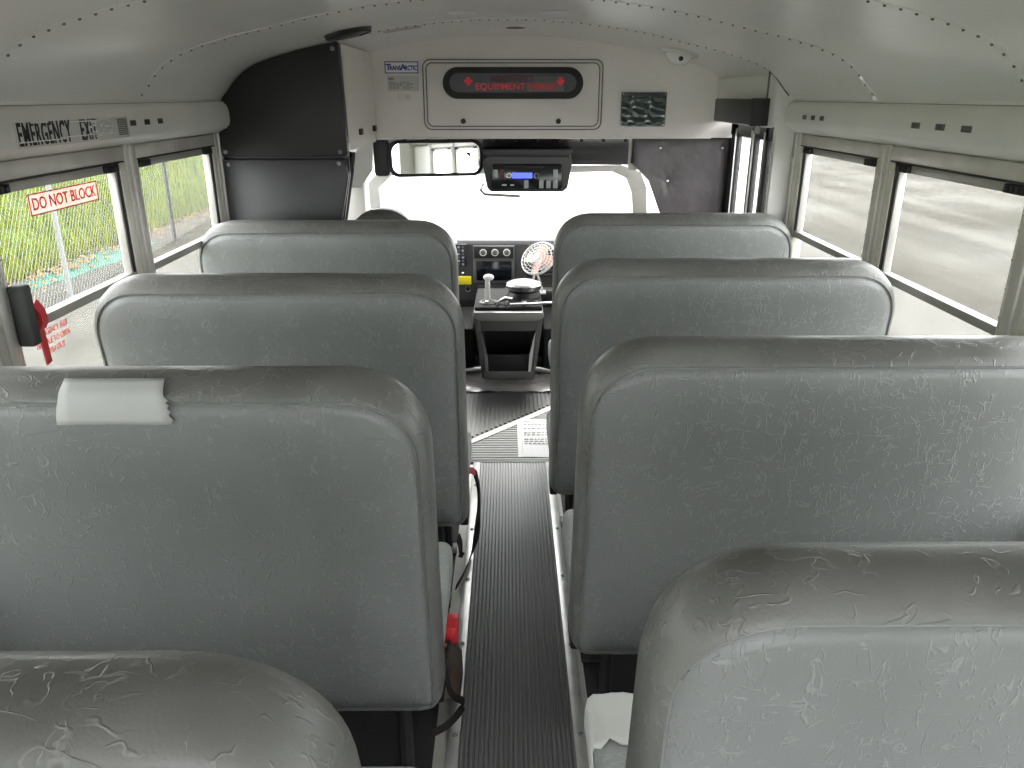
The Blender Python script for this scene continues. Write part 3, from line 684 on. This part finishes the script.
# centre console
cs = thing('centre_console', 'dark grey plastic centre console with open bin and cup holders', 'console', (0, 4.2, 0))
out = [(-.150, .0), (-.185, .30), (-.195, .42), (-.17, .455), (.17, .455), (.195, .42), (.185, .30), (.150, .0)]
hole = [(-.125, .06), (-.152, .305), (.152, .305), (.125, .06)]
b = MB()
b.prism([(-.150, 0), (-.185, .30), (-.195, .42), (-.165, .42), (-.152, .305), (-.133, .06), (-.133, 0)], lambda u, v: (u, 4.15 + (.42 - v) * .12, v), lambda u, v: (u, 4.6, v), .004)
b.prism([(.150, 0), (.185, .30), (.195, .42), (.165, .42), (.152, .305), (.133, .06), (.133, 0)], lambda u, v: (u, 4.15 + (.42 - v) * .12, v), lambda u, v: (u, 4.6, v), .004)
b.prism([(-.153, .305), (-.165, .42), (.165, .42), (.153, .305)], lambda u, v: (u, 4.15 + (.42 - v) * .12, v), lambda u, v: (u, 4.6, v), .003)
b.box(-.14, .14, 4.18, 4.6, 0, .06, .004)
B(cs, b, 'body', consolepl)
b = MB(); b.prism([(-.20, .395), (-.19, .425), (.19, .425), (.20, .395), (.16, .375), (-.16, .375)], lambda u, v: (u, 4.125, v), lambda u, v: (u, 4.2, v), .006); B(cs, b, 'lip', mat('console lip', (.2, .2, .195), .3))
b = MB(); b.box(-.19, .19, 4.16, 4.62, .42, .445, .01); tr = B(cs, b, 'tray', mat('matt black plastic', (.018, .018, .018), .8, spec=.2))
for x in (-.115, .12):
    b = MB(); b.torus((x, 4.26, .447), .045, .006); b.build('cup_ring', dashlt, tr)
    b = MB(); b.cyl((x, 4.26, .4455), (x, 4.26, .4475), .042, n=24); b.build('cup_well', blackrub, tr)
b = MB(); b.box(-.15, .15, 4.5, 4.52, .03, .31); B(cs, b, 'bin_back', blackrub)
b = MB()   # tilt-out bin
b.prism([(-.118, .065), (-.125, .17), (.125, .17), (.118, .065)], lambda u, v: (u, 4.165 - (v - .065) * .2, v), lambda u, v: (u, 4.175 - (v - .065) * .2, v), .002)
B(cs, b, 'bin_front', blackpl)
for s in (-1, 1):
    b = MB(); b.prism([(0, 0), (1, 0), (2, 0), (3, 0)], lambda u, v: [(s * .149, 4.155, .297), (s * .118, 4.125, .175), (s * .113, 4.140, .07), (s * .126, 4.150, .07)][int(u)], lambda u, v: [(s * .152, 4.162, .297), (s * .121, 4.145, .175), (s * .116, 4.160, .07), (s * .130, 4.160, .07)][int(u)])
    B(cs, b, 'bin_side', mat('bin side', (.3, .3, .3), .35), ang=20)
# engine cover skirts either side of console and front floor edge
b = MB(); b.pZ([(-.55, 4.34), (-.205, 4.34), (-.205, 4.63), (.205, 4.63), (.205, 4.34), (.6, 4.34), (.6, 4.85), (-.55, 4.85)], .0, .27, .02)
tag(b.build('engine_cover', mat('matt black plastic', (.018, .018, .018), .8)), 'black engine cover behind and beside the centre console', 'engine cover')
b = MB(); b.tube([(-.36, 4.27, .02), (-.16, 4.30, .035)], .012); b.tube([(.16, 4.30, .035), (.32, 4.24, .02)], .012)
b.build('trim_29', alu, kind='structure')
# crumpled grey floor liner at the foot of console
b = MB(); rows = []
for j in range(15):
    y = 3.98 + .35 * j / 14
    rows.append([(-.30 + .7 * i / 26, y, .006 + .010 * abs(math.sin(i * .7 + j * .9) * math.sin(i * .23 - j * .31)) + .012 * math.exp(-((j - 3) ** 2) / 6)) for i in range(27)])
b.grid(rows); tag(b.build('floor_liner', mat('grey liner', (.13, .125, .125), .25), ang=80), 'wrinkled shiny grey floor liner at foot of the console', 'floor mat')
# lever and linkage on the tray
lv = thing('control_lever', 'white upright lever with rounded cap standing on the console', 'lever', (-.1, 4.3, .45))
b = MB(); b.cyl((-.118, 4.3, .452), (-.118, 4.3, .575), .016, .014, n=16); B(lv, b, 'post', steel)
b = MB(); b.sph((-.112, 4.3, .582), .031, sz=.6, n=16); B(lv, b, 'cap', white)
b = MB(); b.tube([(-.13, 4.25, .45), (-.06, 4.24, .452), (-.02, 4.24, .475), (.02, 4.24, .47)], .010, n=8); B(lv, b, 'arm', chrome)
b = MB(); b.tube([(.01, 4.18, .455), (.14, 4.18, .458), (.36, 4.22, .465)], .007, n=8); B(lv, b, 'rod', chrome)
b = MB()
for x in (-.06, -.01, .09): b.cyl((x, 4.2, .45), (x, 4.2, .468), .011, n=8)
B(lv, b, 'nut', chrome)
dk = thing('round_dish', 'shiny round metal dish with dark base on top of console', 'dish', (.09, 4.42, .45))
b = MB(); b.cyl((.09, 4.42, .448), (.09, 4.42, .475), .10, .085, n=32); b.cyl((.09, 4.42, .475), (.09, 4.42, .49), .085, .10, n=32); B(dk, b, 'base', blackpl)
b = MB(); b.cyl((.09, 4.42, .49), (.09, 4.42, .515), .098, .105, n=32); b.torus((.09, 4.42, .516), .102, .006); B(dk, b, 'rim', chrome)
b = MB(); b.sph((.09, 4.42, .514), .099, sz=.28, n=24); B(dk, b, 'lid', mat('pale lid', (.5, .5, .49), .25))
# clip fan
fn = thing('clip_fan', 'small white caged fan on a stand in front of the dashboard', 'fan', (.17, 4.72, .39))
FM = T(.185, 4.70, .61) @ Vector((-.42, -.66, .62)).to_track_quat('Z', 'Y').to_matrix().to_4x4()
b = MB()
for k, rr in enumerate((.03, .05, .07, .09, .108)): b.torus((0, 0, .018 - .00022 * (k * 4) ** 2 * .2), rr, .0022, n=36, m=5)
for k in range(26):
    a = 2 * PI * k / 26
    b.tube([(.018 * math.cos(a), .018 * math.sin(a), .022), (.07 * math.cos(a), .07 * math.sin(a), .02), (.11 * math.cos(a), .11 * math.sin(a), .0), (.085 * math.cos(a), .085 * math.sin(a), -.035)], .0016, n=4)
b.torus((0, 0, 0), .112, .004, n=36); b.bm.transform(FM); B(fn, b, 'cage', white)
b = MB()
for k in range(4):
    a = k * PI / 2; c, s_ = math.cos(a), math.sin(a)
    b.grid([[(u * c - v * s_, u * s_ + v * c, -.012 + v * .35) for u in (.02, .05, .08, .095)] for v in (-.03, -.01, .01, .03)])
b.bm.transform(FM); B(fn, b, 'blade', mat('salmon blade', (.75, .42, .32), .4))
b = MB(); b.cyl((0, 0, .014), (0, 0, .026), .02, n=18); b.bm.transform(FM); B(fn, b, 'hub', white)
b = MB(); b.cyl((0, 0, -.03), (0, 0, -.10), .034, .028, n=18); b.bm.transform(FM); B(fn, b, 'motor', steel)
b = MB(); b.tube([(.13, 4.72, .395), (.15, 4.72, .45), (.165, 4.71, .52)], .007); b.tube([(.215, 4.72, .395), (.20, 4.72, .45), (.175, 4.71, .52)], .007); b.box(.115, .235, 4.69, 4.76, .386, .398, .004); B(fn, b, 'stand', steel)
# driver's seat
dv = thing('driver_seat', 'grey driver seat with a rounded top seen over the second row bench', 'seat', (-.62, 4.0, 0))
def dseat():
    b = bmesh.new(); rings = []
    for y, k in ((3.88, .80), (3.865, .93), (3.875, 1.0), (3.94, 1.0), (3.975, .93), (3.97, .8)):
        ring = []
        for q in range(40):
            a = 2 * PI * q / 40; c, s_ = math.cos(a), math.sin(a)
            xx = .235 * k * math.copysign(abs(c) ** .75, c); zz = .30 * k * math.copysign(abs(s_) ** (.95 if s_ > 0 else .6), s_)
            if s_ > 0: xx *= (1 - .25 * (zz / .3) ** 2)
            ring.append(b.verts.new((-.62 + xx, y - .06 * (zz / .3), .73 + zz)))
        rings.append(ring)
    for i in range(5):
        for k in range(40): b.faces.new((rings[i][k], rings[i][(k + 1) % 40], rings[i + 1][(k + 1) % 40], rings[i + 1][k]))
    b.faces.new(rings[0][::-1]); b.faces.new(rings[-1]); bmesh.ops.recalc_face_normals(b, faces=b.faces); return b
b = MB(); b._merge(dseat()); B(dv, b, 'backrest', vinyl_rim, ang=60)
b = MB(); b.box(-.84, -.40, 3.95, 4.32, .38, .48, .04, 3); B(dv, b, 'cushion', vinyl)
b = MB(); b.box(-.75, -.49, 4.0, 4.28, .0, .38, .02); B(dv, b, 'pedestal', blackpl)

# ------------------------------------------------------------------ bench seats
def outline(W, zb, zt, it, is_, ib, rt=.15, rb=.045):
    x0, x1 = is_, W - is_; z0, z1 = zb + ib, zt - it
    r1 = max(.02, rt - (it + is_) * .45); r2 = max(.012, rb - ib)
    pts = []
    def arc(cx, cz, r, a0, n):
        for k in range(n + 1):
            a = R(a0 + 90 * k / n); c, s_ = math.cos(a), math.sin(a)
            e = .90
            pts.append((cx + r * math.copysign(abs(c) ** e, c), cz + r * math.copysign(abs(s_) ** e, s_)))
    def line(n):
        a = pts[-1]; return a
    arc(x1 - r1, z1 - r1, r1, 0, 12)
    a = pts[-1]; bpt = (x0 + r1, z1)
    for k in range(1, 8): pts.append((a[0] + (bpt[0] - a[0]) * k / 8, z1))
    arc(x0 + r1, z1 - r1, r1, 90, 12)
    for k in range(1, 5): pts.append((x0, z1 - r1 + (z0 + r2 - z1 + r1) * k / 5))
    arc(x0 + r2, z0 + r2, r2, 180, 4)
    for k in range(1, 8): pts.append((x0 + r2 + (x1 - x0 - 2 * r2) * k / 8, z0))
    arc(x1 - r2, z0 + r2, r2, 270, 4)
    for k in range(1, 5): pts.append((x1, z0 + r2 + (z1 - r1 - z0 - r2) * k / 5))
    return pts
ZB, ZT, W_ = .347, 1.12, .955
def leany(z): return -.10 * (z - ZB) / (ZT - .03 - ZB)
def loft(rings, cap0=True, cap1=True, off=(0, 0)):
    b = bmesh.new(); V = []
    for y, it, is_, ib in rings:
        V.append([b.verts.new((x, y + leany(z), z)) for x, z in outline(W_, ZB, ZT, it, is_, ib)])
    n = len(V[0])
    for i in range(len(V) - 1):
        for k in range(n): b.faces.new((V[i][k], V[i][(k + 1) % n], V[i + 1][(k + 1) % n], V[i + 1][k]))
    if cap0: b.faces.new(V[0])
    if cap1: b.faces.new(V[-1][::-1])
    bmesh.ops.recalc_face_normals(b, faces=b.faces); return b
rear_rings = [(-.013, .24, .24, .24), (-.013, .16, .16, .16), (-.011, .10, .09, .09), (-.007, .060, .045, .04), (-.002, .046, .026, .02), (.005, .040, .019, .014)]
rim_rings = [(.010, .044, .023, .016), (-.001, .036, .016, .01), (.003, .026, .009, .006), (.024, .009, .002, .002), (.055, 0, 0, 0), (.082, .0, .0, .0), (.102, .008, .008, .006), (.114, .03, .03, .02), (.120, .08, .08, .08), (.120, .24, .24, .24)]
pip = outline(W_, ZB, ZT, .040, .019, .014)
def bench(x0, side):
    """bench made in its own frame: x from 0 to W_, y=0 at the top rear edge; side=+1: aisle edge is at x=0"""
    t = thing('bench_seat', 'x', 'bus seat', (0, 0, 0))
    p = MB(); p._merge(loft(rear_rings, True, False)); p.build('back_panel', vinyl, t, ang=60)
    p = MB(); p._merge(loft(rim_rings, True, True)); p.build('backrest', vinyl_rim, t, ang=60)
    p = MB(); p.tube([(x, .004 + leany(z), z) for x, z in pip + pip[:1]], .0022, n=6); p.build('piping', pipe_m, t)
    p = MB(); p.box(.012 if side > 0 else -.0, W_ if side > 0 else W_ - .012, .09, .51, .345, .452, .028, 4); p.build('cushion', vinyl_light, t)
    xa = .10 if side > 0 else W_ - .10
    for y in (.12, .42):
        p = MB(); p.tube([(xa, y, .35), (xa, y, .02)], .016); p.box(xa - .03, xa + .03, y - .035, y + .035, 0, .012, .003); p.build('leg', blackpl, t)
    p = MB(); p.box(.05, W_ - .03, .10, .13, .30, .37, .006); p.box(.05, W_ - .03, .42, .45, .31, .35, .006); p.box(xa - .014, xa + .014, .1, .45, .31, .345, .004)
    p.box(.03, .07, .05, .12, .33, .46, .01); p.box(W_ - .07, W_ - .03, .05, .12, .33, .46, .01)
    xb = (.004, .03) if side > 0 else (W_ - .03, W_ - .004)
    p.box(xb[0], xb[1], .05, .13, .325, .40, .006)
    p.build('frame', blackpl, t)
    return t
def copy_tree(o):
    c = o.copy(); COL.objects.link(c)
    for ch in list(o.children):
        d = ch.copy(); COL.objects.link(d); d.parent = c
    return c
LR = [(.525, 'grey vinyl bench seat cut off at the lower left corner of the view'),
      (1.24, 'grey vinyl bench seat with a strip of white tape on its top left'),
      (1.97, 'grey vinyl bench seat beside the red pull strap, third from the rear at left'),
      (2.87, 'grey vinyl bench seat farthest front on the left, before the driver')]
RR = [(.69, 'large grey vinyl bench seat filling the lower right corner'),
      (1.41, 'grey vinyl bench seat second from the rear on the right'),
      (2.16, 'grey vinyl bench seat third from the rear on the right side'),
      (3.05, 'grey vinyl bench seat farthest front on the right, before the entry door')]
LW = [(-.10, 0), (-.137, .02), (-.12, 0), (-.165, 0)]
for side, rows_, grp in ((-1, LR, 'bench seats left of the aisle'), (1, RR, 'bench seats right of the aisle')):
    first = None
    for i, (y, lab) in enumerate(rows_):
        t_ = bench(0, side) if first is None else copy_tree(first); first = first or t_
        xin = [-.132, -.136, -.118, -.190][i] if side < 0 else [.143, .140, .130, .180][i]
        t_.location = (xin - W_ if side < 0 else xin, y + (.018 if i else .006), 0)
        if side > 0: t_.scale = (1.012 if i < 3 else .98, 1, 1)
        if i == 3: t_.location.x = xin - W_ if side < 0 else xin
        t_['label'] = lab; t_['group'] = grp

# ------------------------------------------------------------------ writing and small things
# tape on the second left bench
yo = 1.258
def skin_rim(x, u):    # u 0..1 from the top surface over the rim down the rear face
    path = [(.045, 1.1215), (.028, 1.1165), (.006, 1.100), (-.001, 1.085), (-.005, 1.075), (-.0095, 1.06), (-.0125, 1.035)]
    u = .16 + u * .76; f = u * (len(path) - 1); i = min(int(f), len(path) - 2); f -= i
    y = path[i][0] + (path[i + 1][0] - path[i][0]) * f; z = path[i][1] + (path[i + 1][1] - path[i][1]) * f
    return (x, yo + y - .004 + leany(z), z + .002)
b = MB(); rows = []
for j in range(13):
    u = j / 12; rows.append([skin_rim(-.722 + .168 * i / 12 + (u - .5) * (.0 if i < 6 else .012) + (.006 * (j % 2) if i == 12 and j > 3 else 0) - (.01 * u if i == 0 else 0), u) for i in range(13)])
b.grid(rows); o = b.build('tape_strip', tape_m, ang=80)
md = o.modifiers.new('thick', 'SOLIDIFY'); md.thickness = .0012; md.offset = 1
tag(o, 'strip of white cloth tape across the top edge of the second left bench', 'tape')
# white patch on the front right cushion corner of the nearest right bench
b = MB(); rows = []
yc = .696
for j in range(19):
    y = yc + .375 + .140 * j / 18 + (.006 * math.sin(j) if j else 0)
    r_ = []
    for i in range(23):
        sgm = i / 22 * .42
        if sgm < .085: x, z = .1535, .368 + sgm
        else: x, z = .1535 + (sgm - .085), .456
        e = .028
        if .065 < sgm < .11: u = (sgm - .065) / .045; x = .1535 + .022 * (1 - math.cos(u * PI / 2)); z = .433 + .022 * math.sin(u * PI / 2)
        z += .003 * math.sin(i * 1.9 + j) * math.sin(j * .7)
        if j > 15: z -= (j - 15) ** 2 * .003
        r_.append((x, y + (.012 * math.sin(i * 2.3) if j == 0 else 0), z))
    rows.append(r_)
b.grid(rows); o = b.build('seat_patch', patch_m, ang=80); md = o.modifiers.new('thick', 'SOLIDIFY'); md.thickness = .003; md.offset = 1
tag(o, 'crumpled white cover on the cushion of the lower right bench', 'seat cover')
# emergency exit decal on the left light rail
dc = thing('exit_decal', 'black lettered EMERGENCY EXIT decal, partly torn, on the left light rail', 'decal', (-1.052, 1.95, 1.47))
b = MB(); b.box(-1.0525, -1.0505, 1.73, 2.25, 1.441, 1.494); B(dc, b, 'backing', mat('clear decal', (.68, .68, .65), .25))
ontext(dc, 'EMERGENCY', .068, blackink, T(-1.0498, 1.842, 1.467) @ FACE_RIGHT, xs=.50, bold=.0012, sp=1.14)
ontext(dc, 'EXIT', .068, blackink, T(-1.0498, 2.035, 1.467) @ FACE_RIGHT, xs=.52, bold=.0012, sp=1.14)
b = MB()
for _ in range(46):
    y = random.uniform(2.03, 2.16); z = random.uniform(1.45, 1.492); l = random.uniform(.004, .018)
    b.box(-1.0498, -1.0488, y, y + l, z, z + random.uniform(.002, .006))
b.box(-1.0498, -1.0490, 1.735, 1.93, 1.452, 1.4545); b.box(-1.0498, -1.0490, 1.90, 2.16, 1.4555, 1.458); b.box(-1.0498, -1.0490, 1.79, 1.86, 1.491, 1.4945); b.box(-1.0498, -1.049, 1.95, 2.1, 1.488, 1.491)
B(dc, b, 'torn_film', white, smooth=False)
b = MB()
for k in range(9):
    for q in range(5): b.box(-1.0498, -1.0488, 2.19 + q * .011, 2.197 + q * .011, 1.449 + k * .0048, 1.4515 + k * .0048)
B(dc, b, 'fine_print', blackink, smooth=False)
# DO NOT BLOCK sign on the window
dn = thing('window_sign', 'red outlined DO NOT BLOCK notice on the left window glass', 'sign', (-1.125, 2.0, 1.3))
b = MB(); y0, y1, z0, z1 = 1.845, 2.165, 1.281, 1.332
for a in ((y0, y1, z1 - .003, z1), (y0, y1, z0, z0 + .003), (y0, y0 + .004, z0, z1), (y1 - .004, y1, z0, z1)): b.box(-1.125, -1.1235, *a)
B(dn, b, 'border', redink, smooth=False)
b = MB(); b.box(-1.1258, -1.1252, y0, y1, z0, z1); B(dn, b, 'film', glass_mat('pink film', (1, .80, .78), .35, dirtcol=(.95, .6, .58)))
ontext(dn, 'DO NOT BLOCK', .040, redink, T(-1.1243, 2.005, 1.3055) @ FACE_RIGHT, xs=.98, bold=.0004)
# emergency handle on the left post, with red strap and red text
eh = thing('exit_release', 'dark grey padded exit handle on the left window post', 'handle', (-1.1, 1.69, 1.08))
b = MB(); b.box(-1.108, -1.07, 1.665, 1.70, 1.015, 1.155, .008, 3); B(eh, b, 'grip', mat('dark foam', (.06, .062, .06), .7))
b = MB(); b.tube([(-1.078, 1.702, 1.11), (-1.072, 1.715, 1.085), (-1.075, 1.722, 1.06), (-1.082, 1.72, 1.045)], .010, n=8, flat=(.012, .006, (0, 1, 0))); b.tube([(-1.082, 1.718, 1.05), (-1.085, 1.725, 1.0), (-1.09, 1.735, .955)], .01, flat=(.009, .003, (0, 1, .1)))
tag(b.build('pull_strap', redpl), 'red pull strap hanging beside the dark exit handle', 'strap')
wt = thing('window_notice', 'small red three line exit instruction on the lower left window pane', 'sign', (-1.135, 1.8, 1.0))
for k, s_ in enumerate(('EMERGENCY EXIT', 'HANDLE TO OPEN', 'PUSH OUT')):
    ontext(wt, s_, .022, redink, T(-1.134, 1.845, 1.005 - k * .024) @ FACE_RIGHT, xs=.8)
# paper on the floor
pp = thing('paper_sheet', 'white printed paper sheet lying at the front end of the aisle', 'paper', (.13, 3.37, .008))
b = MB(); rows = []
for j in range(9):
    rows.append([(.043 + .20 * i / 6, 3.16 + .435 * j / 8, .0085 + .0015 * math.sin(i + j * .7)) for i in range(7)])
b.grid(rows); B(pp, b, 'sheet', paper_m, ang=80)
b = MB()
for j in range(15):
    y = 3.20 + j * .025
    if j in (4, 5, 6, 8, 9, 11, 13):
        x = .075
        while x < .19:
            l = random.uniform(.008, .02); b.box(x, x + l, y, y + .009, .0098, .0106); x += l + .006
b.box(.065, .066, 3.19, 3.57, .0098, .0106); b.box(.066, .2, 3.565, 3.568, .0098, .0106)
B(pp, b, 'print', greyink, smooth=False)
# seat belts
def smooth_path(p, n=6):
    p = [Vector(q) for q in p]; out = []
    for i in range(len(p) - 1):
        a, b_, c, d = p[max(i - 1, 0)], p[i], p[i + 1], p[min(i + 2, len(p) - 1)]
        for k in range(n):
            t = k / n; out.append(.5 * ((2 * b_) + (c - a) * t + (2 * a - 5 * b_ + 4 * c - d) * t * t + (3 * b_ - a - 3 * c + d) * t ** 3))
    out.append(p[-1]); return out
webb = mat('black webbing', (.014, .008, .009), .7); 
bl = thing('seat_belt', 'dark lap belt with red end hanging beside the third left bench', 'seat belt', (-.11, 2.3, .3))
b = MB(); b.tube(smooth_path([(-.140, 2.16, .44), (-.128, 2.32, .37), (-.118, 2.42, .31)]), .01, flat=(.011, .002, (0, .5, 1))); B(bl, b, 'tongue', red_m)
b = MB(); b.tube(smooth_path([(-.118, 2.42, .31), (-.110, 2.50, .20), (-.112, 2.50, .10), (-.122, 2.40, .035), (-.15, 2.26, .018), (-.175, 2.16, .018)]), .01, flat=(.011, .002, (.3, .8, .4))); B(bl, b, 'webbing', webb)
bl = thing('seat_belt', 'black lap belt with red buckle hanging beside the second left bench', 'seat belt', (-.13, 1.5, .2))
b = MB(); b.box(-.155, -.122, 1.50, 1.56, .325, .372, .006, 2); B(bl, b, 'buckle', redpl)
b = MB(); b.tube(smooth_path([(-.140, 1.50, .335), (-.150, 1.46, .30), (-.142, 1.50, .18), (-.122, 1.60, .06), (-.128, 1.60, .03), (-.16, 1.56, .02), (-.20, 1.53, .02)]), .01, flat=(.009, .002, (.2, .8, .5))); B(bl, b, 'webbing', webb)
b = MB(); b.tube(smooth_path([(-.145, 1.93, .36), (-.137, 1.93, .33), (-.14, 1.95, .28), (-.15, 1.96, .33)]), .01, flat=(.01, .002, (0, 1, .2)))
tag(b.build('belt_loop', webb), 'small black webbing loop below the third left bench back', 'strap')
b = MB(); b.grid([[(-.20, 1.64, .012), (-.165, 1.64, .035), (-.133, 1.66, .012)], [(-.20, 1.74, .014), (-.160, 1.75, .045), (-.130, 1.76, .012)], [(-.20, 1.85, .014), (-.165, 1.86, .04), (-.140, 1.86, .012)]])
o = b.build('cardboard_flap', brown_m); tag(o, 'brown and tan cardboard flap on the floor beside the second left bench', 'cardboard'); md = o.modifiers.new('thick', 'SOLIDIFY'); md.thickness = .002
b = MB(); b.grid([[(-.20, 1.855, .016), (-.165, 1.865, .042), (-.140, 1.862, .014)], [(-.195, 1.95, .014), (-.165, 1.93, .03), (-.155, 1.90, .012)]]); b.build('tan_face', tan_m, o)

# ------------------------------------------------------------------ outside
G = -.75
MB().box(-6.6, 60, -30, 90, G - .3, G).build('ground', asphalt, kind='structure')
b = MB(); b.pZ([(-2.2, 6.9), (2.5, 6.9), (15.4, 45), (-7.5, 45)], G + .001, G + .012)  # pale slab added so the view through windshield and door turns white
b.build('ground', concrete, smooth=False, kind='structure')
b = MB(); rows = []
for j in range(41):
    y = -10 + 80 * j / 40
    rows.append([(-6.5 - u, y, G + .02 + .16 * u ** 1.0 + .05 * math.sin(j * 1.7 + i)) for i, u in enumerate((0, .6, 1.5, 3, 5, 8, 12, 18, 30))])
b.grid(rows); b.build('grass_bank', soil_m, kind='structure')
vv = []; ff = []
for k in range(90000):
    y = random.uniform(-2, 60); u = 24 * random.random() ** 1.9
    x = -6.45 - u; z = G + .16 * u - .02; h = random.uniform(.12, .34) * (1 + .04 * u); a = random.uniform(0, PI); wv = .008 + .0008 * u + .0006 * abs(y)
    dx, dy = wv * math.cos(a), wv * math.sin(a); lx, ly = random.uniform(-.1, .1), random.uniform(-.1, .1); n0 = len(vv)
    vv += [(x - dx, y - dy, z), (x + dx, y + dy, z), (x + lx, y + ly, z + h)]; ff.append((n0, n0 + 1, n0 + 2))
me = bpy.data.meshes.new('grass'); me.from_pydata(vv, [], ff); me.materials.append(grass_m)
o = bpy.data.objects.new('grass', me); COL.objects.link(o); tag(o, 'bright yellow green grass on the bank beyond the wire fence', 'grass', kind='stuff')
# puddle and leaves strip
b = MB(); pts = []
for k in range(26):
    a = 2 * PI * k / 26; r_ = 1 + .2 * math.sin(3 * a) + .1 * math.sin(7 * a); pts.append((-6.1 + .38 * r_ * math.cos(a), 11.3 + 1.7 * r_ * math.sin(a)))
b.pZ(pts, G + .001, G + .006); tag(b.build('puddle', mat('teal puddle', (.01, .10, .065), .5, spec=.1), smooth=False), 'teal puddle on the ground beside the fence and grass', 'puddle')
vv = []; ff = []
for k in range(2600):
    y = random.uniform(4, 30); x = -6.35 + random.gauss(0, .28); a = random.uniform(0, PI); r_ = random.uniform(.02, .05); n0 = len(vv); z = G + .02 + random.uniform(0, .03) + max(0, (-6.4 - x) * .16)
    vv += [(x + r_ * math.cos(a), y + r_ * math.sin(a), z), (x - r_ * math.sin(a), y + r_ * math.cos(a), z + .02), (x - r_ * math.cos(a), y - r_ * math.sin(a), z), (x + r_ * math.sin(a), y - r_ * math.cos(a), z + .01)]; ff.append((n0, n0 + 1, n0 + 2, n0 + 3))
me = bpy.data.meshes.new('fallen_leaves'); me.from_pydata(vv, [], ff); me.materials.append(grass_mat('dry leaves', (.16, .08, .03), (.25, .18, .09)))
o = bpy.data.objects.new('fallen_leaves', me); COL.objects.link(o); tag(o, 'dry brown leaves along the edge of the grass', 'leaves', kind='stuff')
# chain link fence
fe = thing('chain_link_fence', 'galvanised chain link fence with slim posts on the left outside', 'fence', (-5.5, 10, G))
def fx(y): return -4.5 - (y - 2) * .1
vv = []; ff = []
def wire(p0, p1, r=.0026):
    n0 = len(vv); d = Vector(p1) - Vector(p0); a = Vector((1, 0, 0)); c = d.cross(a).normalized()
    for p in (p0, p1):
        for k in range(3):
            q = Vector(p) + (a * math.cos(2.094 * k) + c * math.sin(2.094 * k)) * r; vv.append(tuple(q))
    for k in range(3): ff.append((n0 + k, n0 + (k + 1) % 3, n0 + 3 + (k + 1) % 3, n0 + 3 + k))
H = 2.0; y = 2.0
while y < 24:
    wire((fx(y), y, G + .03), (fx(y + H * .8), y + H * .8, G + .03 + H)); wire((fx(y + H * .8) , y + H * .8, G + .03), (fx(y), y, G + .03 + H)); y += .085
me = bpy.data.meshes.new('wire_mesh'); me.from_pydata(vv, [], ff); me.materials.append(wirem)
o = bpy.data.objects.new('wire_mesh', me); COL.objects.link(o); o.parent = fe; o.matrix_parent_inverse = Matrix.Translation(-fe.location)
for y, m_ in ((5.9, wirem), (8.95, wirem), (13.0, darkpost), (16.6, galv), (20.2, galv)):
    b = MB(); b.cyl((fx(y), y, G), (fx(y) , y, G + 2.1), .03, n=12); b.sph((fx(y), y, G + 2.1), .034, n=10); B(fe, b, 'post', m_)
b = MB(); b.cyl((fx(2), 2, G + 2.03), (fx(25.5), 25.5, G + 2.03), .02, n=10); B(fe, b, 'top_rail', galv)
# engine hood and wipers outside the windshield
b = MB(); rows = []
for j in range(13):
    v = j / 12; y = 5.35 + 1.2 * v; zc = .50 - .05 * v - .25 * max(0, v - .7) ** 2 * 6; hw = .92 - .12 * v
    rows.append([(hw * (i / 8 - 1), y + .08 * (abs(i / 8 - 1)) ** 2 * -1, zc - .16 * abs(i / 8 - 1) ** 3 + (.012 if 4 <= i <= 12 else 0)) for i in range(17)])
b.grid(rows); o = b.build('trim_31', hoodwhite, ang=60, kind='structure'); md = o.modifiers.new('thick', 'SOLIDIFY'); md.thickness = .02
b = MB(); b.box(-.95, .95, 5.215, 5.255, .44, .50, .01); b.build('trim_32', hoodwhite, kind='structure')
for x0, lab in ((-.45, 'windshield wiper lying at the left of the glass'), (.05, 'windshield wiper lying at the middle of the glass')):
    o = thing('windshield_wiper', lab, 'wiper', (x0, 5.25, .55))
    b = MB(); b.tube([(x0, 5.26, .52), (x0 + .2, 5.235, .60), (x0 + .34, 5.225, .615)], .008); B(o, b, 'arm', blackrub)
    b = MB(); b.tube([(x0 + .0, 5.222, .618), (x0 + .5, 5.215, .632)], .007); B(o, b, 'blade', blackrub)
# exterior skin under the windows (seen only from outside or through glass)
bpy.context.view_layer.update()
